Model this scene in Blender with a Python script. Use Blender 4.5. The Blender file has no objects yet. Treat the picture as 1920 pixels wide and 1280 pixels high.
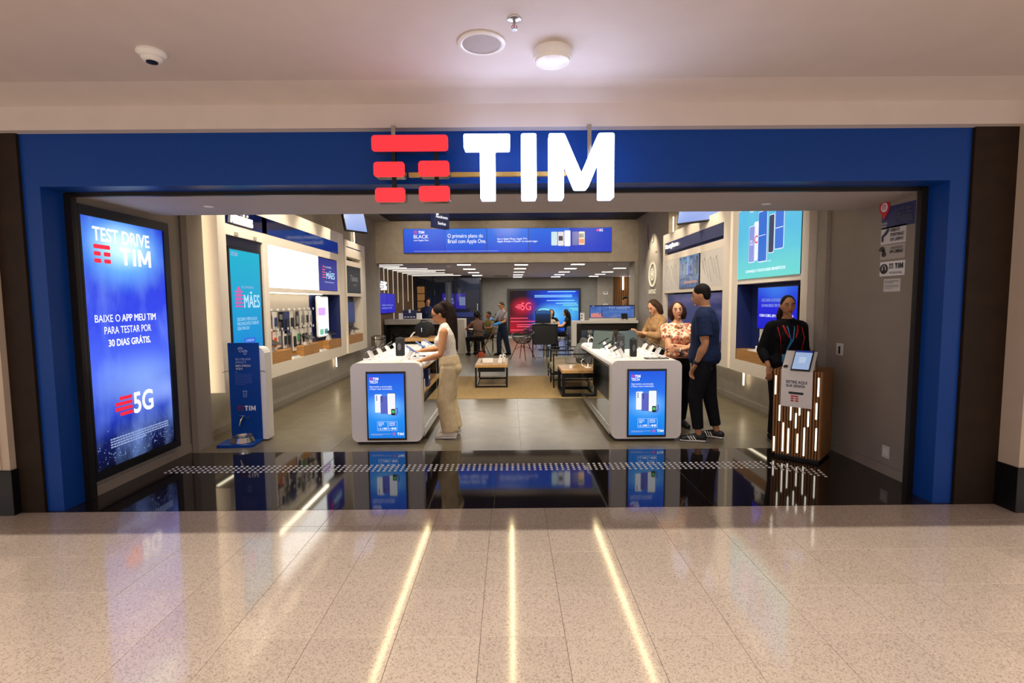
import bpy, bmesh, math, random
from mathutils import Vector, Matrix, Euler
random.seed(7)
PI = math.pi
SC = bpy.context.scene
COL = SC.collection
V = Vector

# ------------------------------------------------------------------ camera
FPX, EYE = 960.0, 1.55
_p = math.atan(74 / FPX); _yw = math.atan(3 / FPX); _r = math.radians(0.45)
fw = V((math.sin(_yw) * math.cos(_p), math.cos(_yw) * math.cos(_p), -math.sin(_p)))
rt0 = fw.cross(V((0, 0, 1))).normalized(); up0 = rt0.cross(fw)
rt = rt0 * math.cos(_r) - up0 * math.sin(_r); up = up0 * math.cos(_r) + rt0 * math.sin(_r)
cam_data = bpy.data.cameras.new('camera'); cam = bpy.data.objects.new('camera', cam_data); COL.objects.link(cam)
cam_data.sensor_width = 36.0; cam_data.lens = 36.0 * FPX / 1920.0; cam_data.clip_start = 0.05; cam_data.clip_end = 100
cam.matrix_world = Matrix(((rt.x, up.x, -fw.x, 0), (rt.y, up.y, -fw.y, 0), (rt.z, up.z, -fw.z, EYE), (0, 0, 0, 1)))
SC.camera = cam

# ------------------------------------------------------------------ world, lights, exposure
SC.view_settings.view_transform = 'Standard'; SC.view_settings.look = 'None'
SC.view_settings.gamma = 1.0; SC.view_settings.use_curve_mapping = False
SC.view_settings.exposure = 0.0
world = bpy.data.worlds.new('mall_air'); SC.world = world; world.use_nodes = True
bg = world.node_tree.nodes['Background']; bg.inputs[0].default_value = (1.0, 0.88, 0.84, 1); bg.inputs[1].default_value = 1.0

def area(name, loc, target, sx, sy, power, color):
    d = bpy.data.lights.new(name, 'AREA'); d.shape = 'RECTANGLE'; d.size = sx; d.size_y = sy; d.energy = power; d.color = color
    o = bpy.data.objects.new(name, d); COL.objects.link(o); o.location = loc
    o.rotation_euler = (V(target) - V(loc)).to_track_quat('-Z', 'Y').to_euler(); return o
def spot(name, loc, target, power, color, angle=60, blend=0.6, rad=0.03):
    d = bpy.data.lights.new(name, 'SPOT'); d.energy = power; d.color = color; d.spot_size = math.radians(angle); d.spot_blend = blend; d.shadow_soft_size = rad
    o = bpy.data.objects.new(name, d); COL.objects.link(o); o.location = loc
    o.rotation_euler = (V(target) - V(loc)).to_track_quat('-Z', 'Y').to_euler(); return o
WARM = (1.0, 0.86, 0.64); COOLW = (1.0, 0.93, 0.82)
# long cove lamp over the taller part of the mall behind the photographer
area('mall_cove_lamp', (0, -2.4, 5.63), (0, 1.5, 0), 11, 0.025, 800, (1.0, 0.89, 0.78))
# track spots washing the display walls
for y in (6.1, 7.15, 8.2, 9.25, 10.6):
    spot('track_spot', (-2.55, y, 3.45), (-3.22, y + .05, 2.3), 75, WARM, 62, .7)
for y in (6.4, 8.1, 8.95, 9.8, 10.6):
    spot('track_spot', (2.55, y, 3.45), (3.2, y + .05, 2.3), 58, WARM, 62, .7)
for x in (-1.36, 1.5):
    for y in (6.2, 7.4):
        spot('table_spot', (x, y - .3, 3.5), (x, y, .9), 130, WARM, 50, .7)
for x, s in ((-2.62, 1), (2.28, -1)): spot('entrance_spot', (x, 4.55, 2.385), (x + s * .9, 5.55, .45), 42, (1.0, .94, .92), 95, .9, .04)
spot('emblem_spot', (2.8, 12.0, 3.4), (3.4, 12.1, 2.3), 130, WARM, 70, .9)
area('hall_fill', (1.0, 17.8, 2.5), (1.0, 17.8, 0), 6, 7, 300, COOLW)
for x in (-2.4, -1.2, 0, 1.2, 2.4): spot('front_hall_fill', (x, 5.5, 3.58), (x * .9, 8.3, .4), 190, (1.0, .90, .75), 110, .7, .06)  # unseen fill spots, added to brighten the front hall and people's fronts
for x in (-2.2, 0, 2.2): spot('bulkhead_fill', (x, 11.9, 3.55), (x, 13.5, 2.75), 55, (1.0, .88, .70), 100, .8, .05)  # unseen spots added to brighten the bulkhead face

# ------------------------------------------------------------------ helpers
def lin(h):
    h = h.lstrip('#'); c = [int(h[i:i + 2], 16) / 255 for i in (0, 2, 4)]
    return tuple(x / 12.92 if x <= .04045 else ((x + .055) / 1.055) ** 2.4 for x in c) + (1,)
def _nt(name):
    m = bpy.data.materials.new(name); m.use_nodes = True; nt = m.node_tree
    return m, nt, nt.nodes['Principled BSDF']
def mat(name, col, rough=.5, metal=0., spec=.5, noise=None, col2=None, bump=0., scale=40., coat=0., trans=0., alpha=1., stretch=None):
    m, nt, b = _nt(name)
    b.inputs['Base Color'].default_value = lin(col); b.inputs['Roughness'].default_value = rough; b.inputs['Metallic'].default_value = metal
    b.inputs['Specular IOR Level'].default_value = spec; b.inputs['Coat Weight'].default_value = coat; b.inputs['Coat Roughness'].default_value = .05
    b.inputs['Transmission Weight'].default_value = trans; b.inputs['Alpha'].default_value = alpha
    if noise is None: noise = .06
    tc = nt.nodes.new('ShaderNodeTexCoord'); mp = nt.nodes.new('ShaderNodeMapping'); n = nt.nodes.new('ShaderNodeTexNoise')
    nt.links.new(tc.outputs['Object'], mp.inputs[0]); nt.links.new(mp.outputs[0], n.inputs['Vector'])
    if stretch: mp.inputs['Scale'].default_value = stretch
    n.inputs['Scale'].default_value = scale; n.inputs['Detail'].default_value = 4
    r = nt.nodes.new('ShaderNodeValToRGB'); c = lin(col); d = lin(col2) if col2 else tuple(x * (1 - noise) for x in c[:3]) + (1,)
    r.color_ramp.elements[0].color = d; r.color_ramp.elements[1].color = c; r.color_ramp.elements[0].position = .35; r.color_ramp.elements[1].position = .65
    nt.links.new(n.outputs['Fac'], r.inputs[0]); nt.links.new(r.outputs[0], b.inputs['Base Color'])
    if bump:
        bp = nt.nodes.new('ShaderNodeBump'); bp.inputs['Strength'].default_value = bump; bp.inputs['Distance'].default_value = .004
        nt.links.new(n.outputs['Fac'], bp.inputs['Height']); nt.links.new(bp.outputs[0], b.inputs['Normal'])
    return m
def emis(name, col, strength=1., body='#000000'):
    m, nt, b = _nt(name); b.inputs['Base Color'].default_value = lin(body); b.inputs['Roughness'].default_value = .3
    b.inputs['Emission Color'].default_value = lin(col); b.inputs['Emission Strength'].default_value = strength; return m
def scr(name, ramp, strength=1., axis=2, noise=None, glows=(), dots=False):
    """lit screen picture: ramp along one generated axis, optional cloud noise and round glows (gx, gz, rx, rz, colour, amount)"""
    m, nt, b = _nt(name); N = nt.nodes.new; L = nt.links.new
    b.inputs['Base Color'].default_value = (0, 0, 0, 1); b.inputs['Roughness'].default_value = .45; b.inputs['Specular IOR Level'].default_value = .2
    tc = N('ShaderNodeTexCoord'); sp = N('ShaderNodeSeparateXYZ'); L(tc.outputs['Generated'], sp.inputs[0])
    r = N('ShaderNodeValToRGB'); L(sp.outputs[axis], r.inputs[0]); e = r.color_ramp.elements
    while len(e) < len(ramp): e.new(.5)
    for el, (p, c) in zip(e, ramp): el.position = p
    for el, (p, c) in zip(e, ramp): el.color = lin(c)
    cur = r.outputs[0]
    if noise:
        sc_, amt, c, lo, hi = noise
        n = N('ShaderNodeTexNoise'); n.inputs['Scale'].default_value = sc_; n.inputs['Detail'].default_value = 6; L(tc.outputs['Generated'], n.inputs['Vector'])
        mr = N('ShaderNodeMapRange'); mr.inputs[1].default_value = lo; mr.inputs[2].default_value = hi; mr.inputs[4].default_value = amt
        L(n.outputs['Fac'], mr.inputs[0]); mx = N('ShaderNodeMix'); mx.data_type = 'RGBA'; L(mr.outputs[0], mx.inputs[0]); L(cur, mx.inputs[6]); mx.inputs[7].default_value = lin(c); cur = mx.outputs[2]
    for gx, gz, rx, rz, c, amt in glows:
        cb = N('ShaderNodeCombineXYZ'); L(sp.outputs[0], cb.inputs[0]); L(sp.outputs[2], cb.inputs[2])
        s1 = N('ShaderNodeVectorMath'); s1.operation = 'SUBTRACT'; L(cb.outputs[0], s1.inputs[0]); s1.inputs[1].default_value = (gx, 0, gz)
        s2 = N('ShaderNodeVectorMath'); s2.operation = 'DIVIDE'; L(s1.outputs[0], s2.inputs[0]); s2.inputs[1].default_value = (rx, 1, rz)
        s3 = N('ShaderNodeVectorMath'); s3.operation = 'LENGTH'; L(s2.outputs[0], s3.inputs[0])
        mr = N('ShaderNodeMapRange'); mr.interpolation_type = 'SMOOTHSTEP'; mr.inputs[1].default_value = 1.0; mr.inputs[2].default_value = 0.0; mr.inputs[4].default_value = amt
        L(s3.outputs['Value'], mr.inputs[0]); mx = N('ShaderNodeMix'); mx.data_type = 'RGBA'; L(mr.outputs[0], mx.inputs[0]); L(cur, mx.inputs[6]); mx.inputs[7].default_value = lin(c); cur = mx.outputs[2]
    L(cur, b.inputs['Emission Color']); b.inputs['Emission Strength'].default_value = strength
    return m

def tag(o, label=None, cat=None, group=None, kind=None):
    if label: o['label'] = label
    if cat: o['category'] = cat
    if group: o['group'] = group
    if kind: o['kind'] = kind
    return o
def thing(name, label, cat, loc=(0, 0, 0), rz=0., group=None):
    o = bpy.data.objects.new(name, None); COL.objects.link(o); o.location = loc; o.rotation_euler = (0, 0, rz); o.empty_display_size = .1
    return tag(o, label, cat, group)
def struct(name, loc=(0, 0, 0), rz=0., label=None):
    o = bpy.data.objects.new(name, None); COL.objects.link(o); o.location = loc; o.rotation_euler = (0, 0, rz); return tag(o, label, kind='structure')
def link(name, me, m, parent=None):
    o = bpy.data.objects.new(name, me); COL.objects.link(o)
    if m is not None:
        for x in (m if isinstance(m, (list, tuple)) else [m]): me.materials.append(x)
    if parent is not None: o.parent = parent
    return o
class MB:
    def __init__(s): s.bm = bmesh.new()
    def box(s, x0, x1, y0, y1, z0, z1, bev=0., seg=1, mi=0):
        m = Matrix.Translation(((x0 + x1) / 2, (y0 + y1) / 2, (z0 + z1) / 2)) @ Matrix.Diagonal((abs(x1 - x0), abs(y1 - y0), abs(z1 - z0), 1))
        r = bmesh.ops.create_cube(s.bm, size=1, matrix=m); vs = r['verts']
        fs = set(f for v in vs for f in v.link_faces)
        for f in fs: f.material_index = mi
        if bev: bmesh.ops.bevel(s.bm, geom=list(set(e for v in vs for e in v.link_edges)), offset=bev, segments=seg, affect='EDGES', profile=.5)
        return s
    def prism(s, poly, a0, a1, axis='y', mi=0):
        """extrude a 2-D outline; axis y: poly in (x,z); axis x: poly in (y,z); axis z: poly in (x,y)"""
        f = {'y': lambda u, w, a: (u, a, w), 'x': lambda u, w, a: (a, u, w), 'z': lambda u, w, a: (u, w, a)}[axis]
        A = [s.bm.verts.new(f(u, w, a0)) for u, w in poly]; B = [s.bm.verts.new(f(u, w, a1)) for u, w in poly]; n = len(poly)
        fs = [s.bm.faces.new(A), s.bm.faces.new(B[::-1])] + [s.bm.faces.new((A[i], B[i], B[(i + 1) % n], A[(i + 1) % n])) for i in range(n)]
        for q in fs: q.material_index = mi
        bmesh.ops.recalc_face_normals(s.bm, faces=fs); return s
    def cyl(s, p0, p1, r, r2=None, n=16, mi=0):
        p0, p1 = V(p0), V(p1); d = p1 - p0
        m = Matrix.Translation((p0 + p1) / 2) @ d.to_track_quat('Z', 'Y').to_matrix().to_4x4()
        r_ = bmesh.ops.create_cone(s.bm, cap_ends=True, segments=n, radius1=r, radius2=r if r2 is None else r2, depth=d.length, matrix=m)
        for f in set(f for v in r_['verts'] for f in v.link_faces): f.material_index = mi
        return s
    def sph(s, c, r, n=16, mi=0, rot=None):
        if not isinstance(r, (tuple, list)): r = (r, r, r)
        m = Matrix.Translation(c) @ (rot.to_4x4() if rot else Matrix.Identity(4)) @ Matrix.Diagonal((*r, 1))
        r_ = bmesh.ops.create_uvsphere(s.bm, u_segments=n, v_segments=max(6, n * 2 // 3), radius=1, matrix=m)
        for f in set(f for v in r_['verts'] for f in v.link_faces): f.material_index = mi
        return s
    def lathe(s, prof, n=28, c=(0, 0, 0), mi=0):
        rings = []
        for r, z in prof:
            rings.append([s.bm.verts.new((c[0] + r * math.cos(2 * PI * i / n), c[1] + r * math.sin(2 * PI * i / n), c[2] + z)) for i in range(n)] if r > 1e-6 else [s.bm.verts.new((c[0], c[1], c[2] + z))])
        fs = []
        for A, B in zip(rings, rings[1:]):
            for i in range(n):
                q = [A[i % len(A)], A[(i + 1) % n % len(A)], B[(i + 1) % n % len(B)], B[i % len(B)]]
                q = list(dict.fromkeys(q))
                if len(q) > 2: fs.append(s.bm.faces.new(q))
        for f in fs: f.material_index = mi
        bmesh.ops.recalc_face_normals(s.bm, faces=fs); return s
    def tube(s, pts, r, n=8, ref=(0, 0, 1), mi=0, closed=False):
        pts = [V(p) for p in pts]; N = len(pts); rings = []
        for i, p in enumerate(pts):
            if closed: d = (pts[(i + 1) % N] - pts[i - 1])
            else: d = pts[min(i + 1, N - 1)] - pts[max(i - 1, 0)]
            d.normalize(); u = d.cross(V(ref))
            if u.length < 1e-3: u = d.cross(V((1, 0.1, 0)))
            u.normalize(); w = d.cross(u); rr = r[i] if isinstance(r, (list, tuple)) else r
            rings.append([s.bm.verts.new(p + (u * math.cos(2 * PI * k / n) + w * math.sin(2 * PI * k / n)) * rr) for k in range(n)])
        fs = []
        for a in range(N if closed else N - 1):
            A, B = rings[a], rings[(a + 1) % N]
            fs += [s.bm.faces.new((A[k], A[(k + 1) % n], B[(k + 1) % n], B[k])) for k in range(n)]
        if not closed: fs += [s.bm.faces.new(rings[0][::-1]), s.bm.faces.new(rings[-1])]
        for f in fs: f.material_index = mi
        bmesh.ops.recalc_face_normals(s.bm, faces=fs); return s
    def rrect(s, x0, x1, z0, z1, r, y0, y1, seg=5, mi=0):
        pts = []
        for cx, cz, a0 in ((x1 - r, z1 - r, 0), (x0 + r, z1 - r, 90), (x0 + r, z0 + r, 180), (x1 - r, z0 + r, 270)):
            for k in range(seg + 1):
                a = math.radians(a0 + 90 * k / seg); pts.append((cx + r * math.cos(a), cz + r * math.sin(a)))
        return s.prism(pts, y0, y1, 'y', mi)
    def xf(s, m): bmesh.ops.transform(s.bm, matrix=m, verts=s.bm.verts); return s
    def mesh(s, name, smooth=False):
        me = bpy.data.meshes.new(name); s.bm.to_mesh(me); s.bm.free()
        if smooth:
            for p in me.polygons: p.use_smooth = True
            if smooth != 'all':
                me.set_sharp_from_angle(angle=math.radians(40))
        return me
    def build(s, name, m, parent=None, smooth=False): return link(name, s.mesh(name, smooth), m, parent)
def bx(name, m, parent, *a, **k): return MB().box(*a, **k).build(name, m, parent)

_fc = {}
def text_mesh(body, bold=0., extrude=0.):
    bold = 0. if 'M' in body else min(bold, .022); key = (body, bold, extrude)
    if key in _fc: return _fc[key].copy()
    c = bpy.data.curves.new('t', 'FONT'); c.body = body; c.size = 1; c.offset = bold; c.extrude = extrude; c.resolution_u = 4; c.space_line = .95
    o = bpy.data.objects.new('t', c); COL.objects.link(o)
    me = bpy.data.meshes.new_from_object(o.evaluated_get(bpy.context.evaluated_depsgraph_get())); bpy.data.objects.remove(o); bpy.data.curves.remove(c)
    me.materials.clear(); _fc[key] = me; return me.copy()
def tim(parent, x, z, h, m, w, al, y):
    """the three capital letters drawn as plain strokes"""
    x += {'L': 0, 'C': -w / 2, 'R': -w}[al]; z0 = z - h / 2; z1 = z + h / 2; s = h * .235; b = MB(); q = lambda pts: b.prism([(x + u * w, zz_) for u, zz_ in pts], y - .001, y)
    a = s / w
    q([(0, z1), (0, z1 - s), (.155 - a / 2, z1 - s), (.155 - a / 2, z0), (.155 + a / 2, z0), (.155 + a / 2, z1 - s), (.31, z1 - s), (.31, z1)]); q([(.39, z1), (.39, z0), (.39 + a, z0), (.39 + a, z1)])
    m0 = .39 + a + .08; mc = (m0 + 1) / 2
    q([(m0, z1), (m0, z0), (m0 + a * .9, z0), (m0 + a * .9, z1 - h * .42), (mc - a * .4, z0 + h * .15), (mc + a * .4, z0 + h * .15), (1 - a * .9, z1 - h * .42), (1 - a * .9, z0), (1, z0), (1, z1), (1 - a, z1), (mc, z0 + h * .4), (m0 + a, z1)])
    return b.build('lettering', m, parent)
def tx(parent, body, x, z, h, m, w=None, al='C', bold=0., y=-.004, ext=0., name='lettering', mirror=False, rows=None):
    """flat lettering on the local XZ plane facing -Y; (x, z) is the block's left/centre/right and vertical middle, h its full height"""
    if body == 'TIM': return tim(parent, x, z, h, m, w if w else h * 2.3, al, y)
    me = text_mesh(body, bold, ext); xs = [v.co.x for v in me.vertices]; ys = [v.co.y for v in me.vertices]
    if not xs: return None
    x0, x1, y0, y1 = min(xs), max(xs), min(ys), max(ys); sz = h / (y1 - y0); sx = sz * .95 if w is None else w / (x1 - x0)
    W = (x1 - x0) * sx; off = {'L': 0, 'C': -W / 2, 'R': -W}[al]
    if bold and 'M' in body and not ext:   # heavier strokes by three shifted copies
        bm = bmesh.new()
        for q in (-1, 0, 1):
            n0 = len(bm.verts); bm.from_mesh(me); bm.verts.ensure_lookup_table()
            for v in bm.verts[n0:]: v.co.x += q * min(bold, .03) * .8
        bm.to_mesh(me); bm.free()
    for v in me.vertices:
        px = (v.co.x - x0) * sx
        if mirror: px = W - px
        v.co = (x + off + px, y - (v.co.z + ext), z + (v.co.y - (y0 + y1) / 2) * sz)
    return link(name, me, m, parent)
def logo(parent, x, z, h, m, y=-.004, d=.001, name='emblem', gap=.2):
    """five rounded bars: one wide over two rows of pairs; (x,z) lower left corner"""
    b = MB(); w = h * 1.15; bh = h * .23; g = (h - 3 * bh) / 2; half = w * .41
    for k, (a, c) in enumerate(((0, w), (0, half), (w - half, w), (0, half), (w - half, w))):
        row = 0 if k == 0 else (1 if k < 3 else 2); zz = z + h - bh - row * (bh + g)
        b.rrect(x + a, x + c, zz, zz + bh, bh * .3, y - d, y, 3)
    return b.build(name, m, parent)
def flat(name, m, parent, x0, x1, z0, z1, y=-.003, d=.001, r=0.):
    b = MB()
    if r: b.rrect(x0, x1, z0, z1, r, y - d, y, 4)
    else: b.box(x0, x1, y - d, y, z0, z1)
    return b.build(name, m, parent)
def fake_lines(parent, x0, x1, z, n, h, gap, m, y=-.004, name='small_print', seed=1):
    rnd = random.Random(seed); b = MB()
    for i in range(n):
        x = x0; end = x1 if i < n - 1 else x0 + (x1 - x0) * .6
        while x < end - h:
            L = min(h * rnd.uniform(1.2, 3.2), end - x); b.box(x, x + L, y - .0006, y, z - i * gap - h, z - i * gap); x += L + h * .5
    return b.build(name, m, parent)

# ------------------------------------------------------------------ materials
WHITE = mat('white_lacquer', '#e9e4df', .3, noise=.03)
WHITEP = mat('white_plastic', '#f0efec', .35, noise=.02)
CREAM = mat('cream_panel', '#e6dccf', .42, noise=.04)
GREYW = mat('grey_plaster', '#a39a90', .75, noise=.10, scale=6, bump=.05)
GREYV = mat('vestibule_plaster', '#94897f', .75, noise=.06, scale=5, bump=.04)
GREYD = mat('grey_wall_paint', '#85827d', .7, noise=.08, scale=5)
BULK = mat('bulkhead_plaster', '#ad9f90', .8, noise=.12, scale=7, bump=.06)
MALLC = mat('mall_ceiling_paint', '#d5c9c3', .7, noise=.04, scale=4)
BEIGE = mat('beige_column_stone', '#c9b7a2', .5, noise=.05, scale=9)
SOFF = mat('soffit_plaster_lit', '#bdb4b2', .75, noise=.04, scale=4)  # lighter copy of the vestibule plaster; bounce light put into the colour
BLUE = mat('blue_aluminium', '#0a3f92', .35, noise=.05, spec=.22)
NAVYG = mat('navy_gloss_glass', '#0a1240', .06, noise=.03, coat=.6)
NAVY = mat('navy_laminate', '#16245c', .4, noise=.06)
BROWN = mat('dark_brown_stone', '#2c1f14', .6, noise=.25, scale=8, spec=.2)
DARKC = mat('dark_ceiling_paint', '#070a16', .7)
BLK = mat('black_plastic', '#0b0b0d', .35)
BLKM = mat('black_metal', '#101012', .4, metal=.4)
BLKG = mat('black_glass', '#060608', .08, coat=.5)
CHROME = mat('brushed_chrome', '#b9b6b0', .22, metal=1.)
STEEL = mat('stainless_steel', '#c7c3bd', .25, metal=1., noise=.1, scale=90)
STUDM = mat('satin_stud', '#dcdad6', .35, metal=.25)
BRASS = mat('gold_anodised_rail', '#c9a862', .35, metal=.9)
SHUT = mat('dark_shutter_rail', '#2b2622', .4, metal=.6)
WOOD = mat('honey_oak', '#b98a52', .45, col2='#a3733e', scale=5, stretch=(1, 1, 14))
WOODT = mat('oak_table_top', '#c39a62', .4, col2='#ad8148', scale=5, stretch=(14, 1, 1))
SLATW = mat('slat_wood', '#a3713f', .5, col2='#84582e', scale=6, stretch=(10, 10, .6))
BRSLAT = mat('brown_slat_wood', '#7a5f45', .55, col2='#5d462f', scale=6, stretch=(10, 10, .6))
GRANITE = mat('black_granite', '#141110', .05, col2='#2b2421', scale=260, spec=.6)
TILEG = mat('store_porcelain', '#716753', .28, col2='#625946', scale=5, noise=.1)
JOINT = mat('joint_grout', '#7a6d5e', .8)
RUGM = mat('tan_rug', '#b3986c', .95, col2='#8f7448', scale=70, bump=.5)
GREYF = mat('grey_fabric', '#6f7073', .9, noise=.15, scale=120, bump=.3)
OLIVE = mat('beige_cushion_fabric', '#a79a82', .9, noise=.12, scale=90, bump=.3)
SOFTW = emis('white_screen_light', '#ffffff', 1.6)
TXW = emis('lit_white_lettering', '#f4f6ff', 1.15)
TXD = emis('dim_lit_lettering', '#a8bcf0', .8)
LEDW = emis('led_warm_white', '#ffe9c2', 9.)
LEDC = emis('led_cool_white', '#fff6e6', 17.)
PRW = mat('white_print', '#e6e6ea', .5, noise=.02)
PRN = mat('navy_print', '#1c2350', .5)
PRK = mat('black_print', '#17171a', .5)
PRR = mat('red_print', '#d5202c', .45)
LRED = emis('lit_red_print', '#ff2a45', 1.0)
LPINK = emis('lit_pink_print', '#f0359a', 1.0)

def terrazzo():
    m, nt, b = _nt('beige_terrazzo'); N = nt.nodes.new; L = nt.links.new
    tc = N('ShaderNodeTexCoord'); v = N('ShaderNodeTexVoronoi'); v.inputs['Scale'].default_value = 170; L(tc.outputs['Object'], v.inputs['Vector'])
    oi = N('ShaderNodeObjectInfo'); ad = N('ShaderNodeVectorMath'); ad.operation = 'ADD'; L(tc.outputs['Object'], ad.inputs[0]); L(oi.outputs['Random'], ad.inputs[1]); L(ad.outputs[0], v.inputs['Vector'])
    wn = N('ShaderNodeTexWhiteNoise'); L(v.outputs['Position'], wn.inputs['Vector'])
    r = N('ShaderNodeValToRGB'); e = r.color_ramp.elements; r.color_ramp.interpolation = 'CONSTANT'
    for i, (p, c) in enumerate(((0, '#75695f'), (.10, '#ac9d8e'), (.3, '#c6b8a8'), (.75, '#cfc2b4'), (.95, '#918478'))):
        el = e[i] if i < 2 else e.new(p); el.position = p; el.color = lin(c)
    L(wn.outputs['Value'], r.inputs[0])
    mx = N('ShaderNodeMix'); mx.data_type = 'RGBA'; mx.inputs[0].default_value = .55; L(r.outputs[0], mx.inputs[6]); mx.inputs[7].default_value = lin('#c2b3a3')
    hv = N('ShaderNodeHueSaturation'); mr = N('ShaderNodeMapRange'); mr.inputs[3].default_value = .95; mr.inputs[4].default_value = 1.04; L(oi.outputs['Random'], mr.inputs[0]); L(mr.outputs[0], hv.inputs['Value']); L(mx.outputs[2], hv.inputs['Color'])
    L(hv.outputs[0], b.inputs['Base Color'])
    n = N('ShaderNodeTexNoise'); n.inputs['Scale'].default_value = 3; L(tc.outputs['Object'], n.inputs['Vector'])
    mr2 = N('ShaderNodeMapRange'); mr2.inputs[3].default_value = .07; mr2.inputs[4].default_value = .13; L(n.outputs['Fac'], mr2.inputs[0]); L(mr2.outputs[0], b.inputs['Roughness'])
    b.inputs['Specular IOR Level'].default_value = .55; b.inputs['Coat Weight'].default_value = .55; b.inputs['Coat Roughness'].default_value = .07
    return m
TERR = terrazzo()
# ------------------------------------------------------------------ mall floor, threshold, store floor
floor = bx('floor', JOINT, None, -9, 9, -9, 3.76, -.12, -.006); tag(floor, kind='structure')
TS = .394
def tile_mesh(w, d, h=.02, bev=.0007):
    me = MB().box(-w / 2, w / 2, -d / 2, d / 2, -h, 0, bev).mesh('tile'); return me
tm = tile_mesh(TS - .002, .4 - .002); tm.materials.append(TERR); tme = tile_mesh(TS - .002, .282); tme.materials.append(TERR)
for j in range(12):
    for i in range(-12, 12):
        yc = 3.27 - .4 * j
        o = bpy.data.objects.new('tile', tm); COL.objects.link(o); o.parent = floor; o.location = (-.15 + TS * (i + .5), yc, 0)
for i in range(-12, 12):
    o = bpy.data.objects.new('tile', tme); COL.objects.link(o); o.parent = floor; o.location = (-.15 + TS * (i + .5), 3.612, 0)
ap = MB().box(-9, 9, -9, -1.335, -.02, 0).build('far_paving', TERR, floor)
floor_th = bx('floor_threshold', JOINT, None, -3.6, 3.6, 3.755, 5.27, -.12, -.004); tag(floor_th, kind='structure')
for x0, x1 in ((-3.55, -1.787), (-1.783, -.137), (-.133, 1.528), (1.532, 3.55)):
    bx('granite_slab', GRANITE, floor_th, x0, x1, 3.757, 5.268, -.03, 0, bev=.001)
floor_st = bx('floor_store', TILEG, None, -3.9, 6.1, 5.27, 22.4, -.12, -.005); tag(floor_st, kind='structure')
stm = tile_mesh(.9982, .9982, bev=.001); stm.materials.append(TILEG)
for j in range(17):
    for i in range(10):
        o = bpy.data.objects.new('tile', stm); COL.objects.link(o); o.parent = floor_st; o.location = (-3.4 + i, 5.77 + j, 0)
# tactile studs
sm = MB().lathe([(0, .006), (.009, .0055), (.0125, .002), (.0145, 0)], 12).mesh('stud', True); sm.materials.append(STUDM)
pts = []
for c in range(109):
    for r in range(4): pts.append((-3.2 + c * .0518, 4.64 + r * .054))
for c in range(1, 9):
    for r in range(4): pts.append((2.394 + c * .046 + r * .012, 4.64 + r * .054 - c * .032))
pts.sort(key=lambda p: p[0] ** 2 + p[1] ** 2)
for p in pts[:300]:
    o = bpy.data.objects.new('stud', sm); COL.objects.link(o); o.parent = floor_th; o.location = (p[0], p[1], 0)
b = MB()
for p in pts[300:]: b.lathe([(0, .006), (.009, .0055), (.0125, .002), (.0145, 0)], 8, (p[0], p[1], 0))
tag(b.build('outer_studs', STUDM, floor_th, True), kind='stuff')
rug = MB().box(-1.95, 2.75, 8.15, 10.65, .0005, .006).build('rug', RUGM); tag(rug, 'flat tan speckled rug under the low wooden tables', 'rug')

# ------------------------------------------------------------------ mall ceiling, bulkhead, flanks
ceiling = bx('ceiling', MALLC, None, -9, 9, .3, 3.46, 3.0, 3.25); tag(ceiling, kind='structure')
cb = MB().prism([(3.46, 3.0), (3.70, 2.935), (3.70, 2.775), (3.95, 2.775), (3.95, 3.25), (3.46, 3.25)], -9, 9, 'x').build('cornice', MALLC, ceiling)
bx('high_ceiling', MALLC, ceiling, -9, 9, -9, .3, 5.8, 6.0); bx('riser', MALLC, ceiling, -9, 9, .3, .4, 3.25, 5.8)
wl = struct('wall_mall_left'); bx('stone_panel', BROWN, wl, -3.70, -3.512, 3.758, 4.0, -.01, 2.775)
bx('column', BEIGE, wl, -9, -3.70, 3.71, 4.1, .34, 3.0); bx('column_strip', BEIGE, wl, -3.80, -3.76, 3.70, 3.71, .345, 3.0)
bx('column_base', BLK, wl, -9, -3.685, 3.695, 4.1, 0, .34, bev=.004)
wr = struct('wall_mall_right'); bx('stone_panel', BROWN, wr, 3.345, 3.66, 3.758, 4.0, -.01, 2.775)
bx('column', BEIGE, wr, 3.66, 9, 3.60, 4.1, .33, 3.0); bx('column_base', BLK, wr, 3.645, 9, 3.585, 4.1, 0, .33, bev=.004)

# ------------------------------------------------------------------ blue portal
pt = struct('trim_portal', label='blue metal portal frame around the shop opening')
bx('fascia', BLUE, pt, -3.51, 3.34, 3.78, 3.97, 2.405, 2.80)
for s, (a, c) in enumerate(((-3.51, -3.385), (3.20, 3.34))): bx('jamb', BLUE, pt, a, c, 3.78, 3.97, 0, 2.405)
bx('shutter_rail', SHUT, pt, -3.385, -3.33, 3.97, 4.0, 0, 2.40); bx('shutter_rail', SHUT, pt, 3.15, 3.20, 3.97, 4.0, 0, 2.40)
bx('shutter_track', BLK, pt, -3.365, -3.335, 4.0, 4.03, 0, 2.40); bx('shutter_track', BLK, pt, 3.16, 3.19, 4.0, 4.03, 0, 2.40)
bx('shutter_slot', BLK, pt, -3.385, 3.2, 3.975, 4.03, 2.392, 2.405); bx('shutter_bottom_bar', SHUT, pt, -3.38, 3.195, 3.985, 4.02, 2.378, 2.392)
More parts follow.
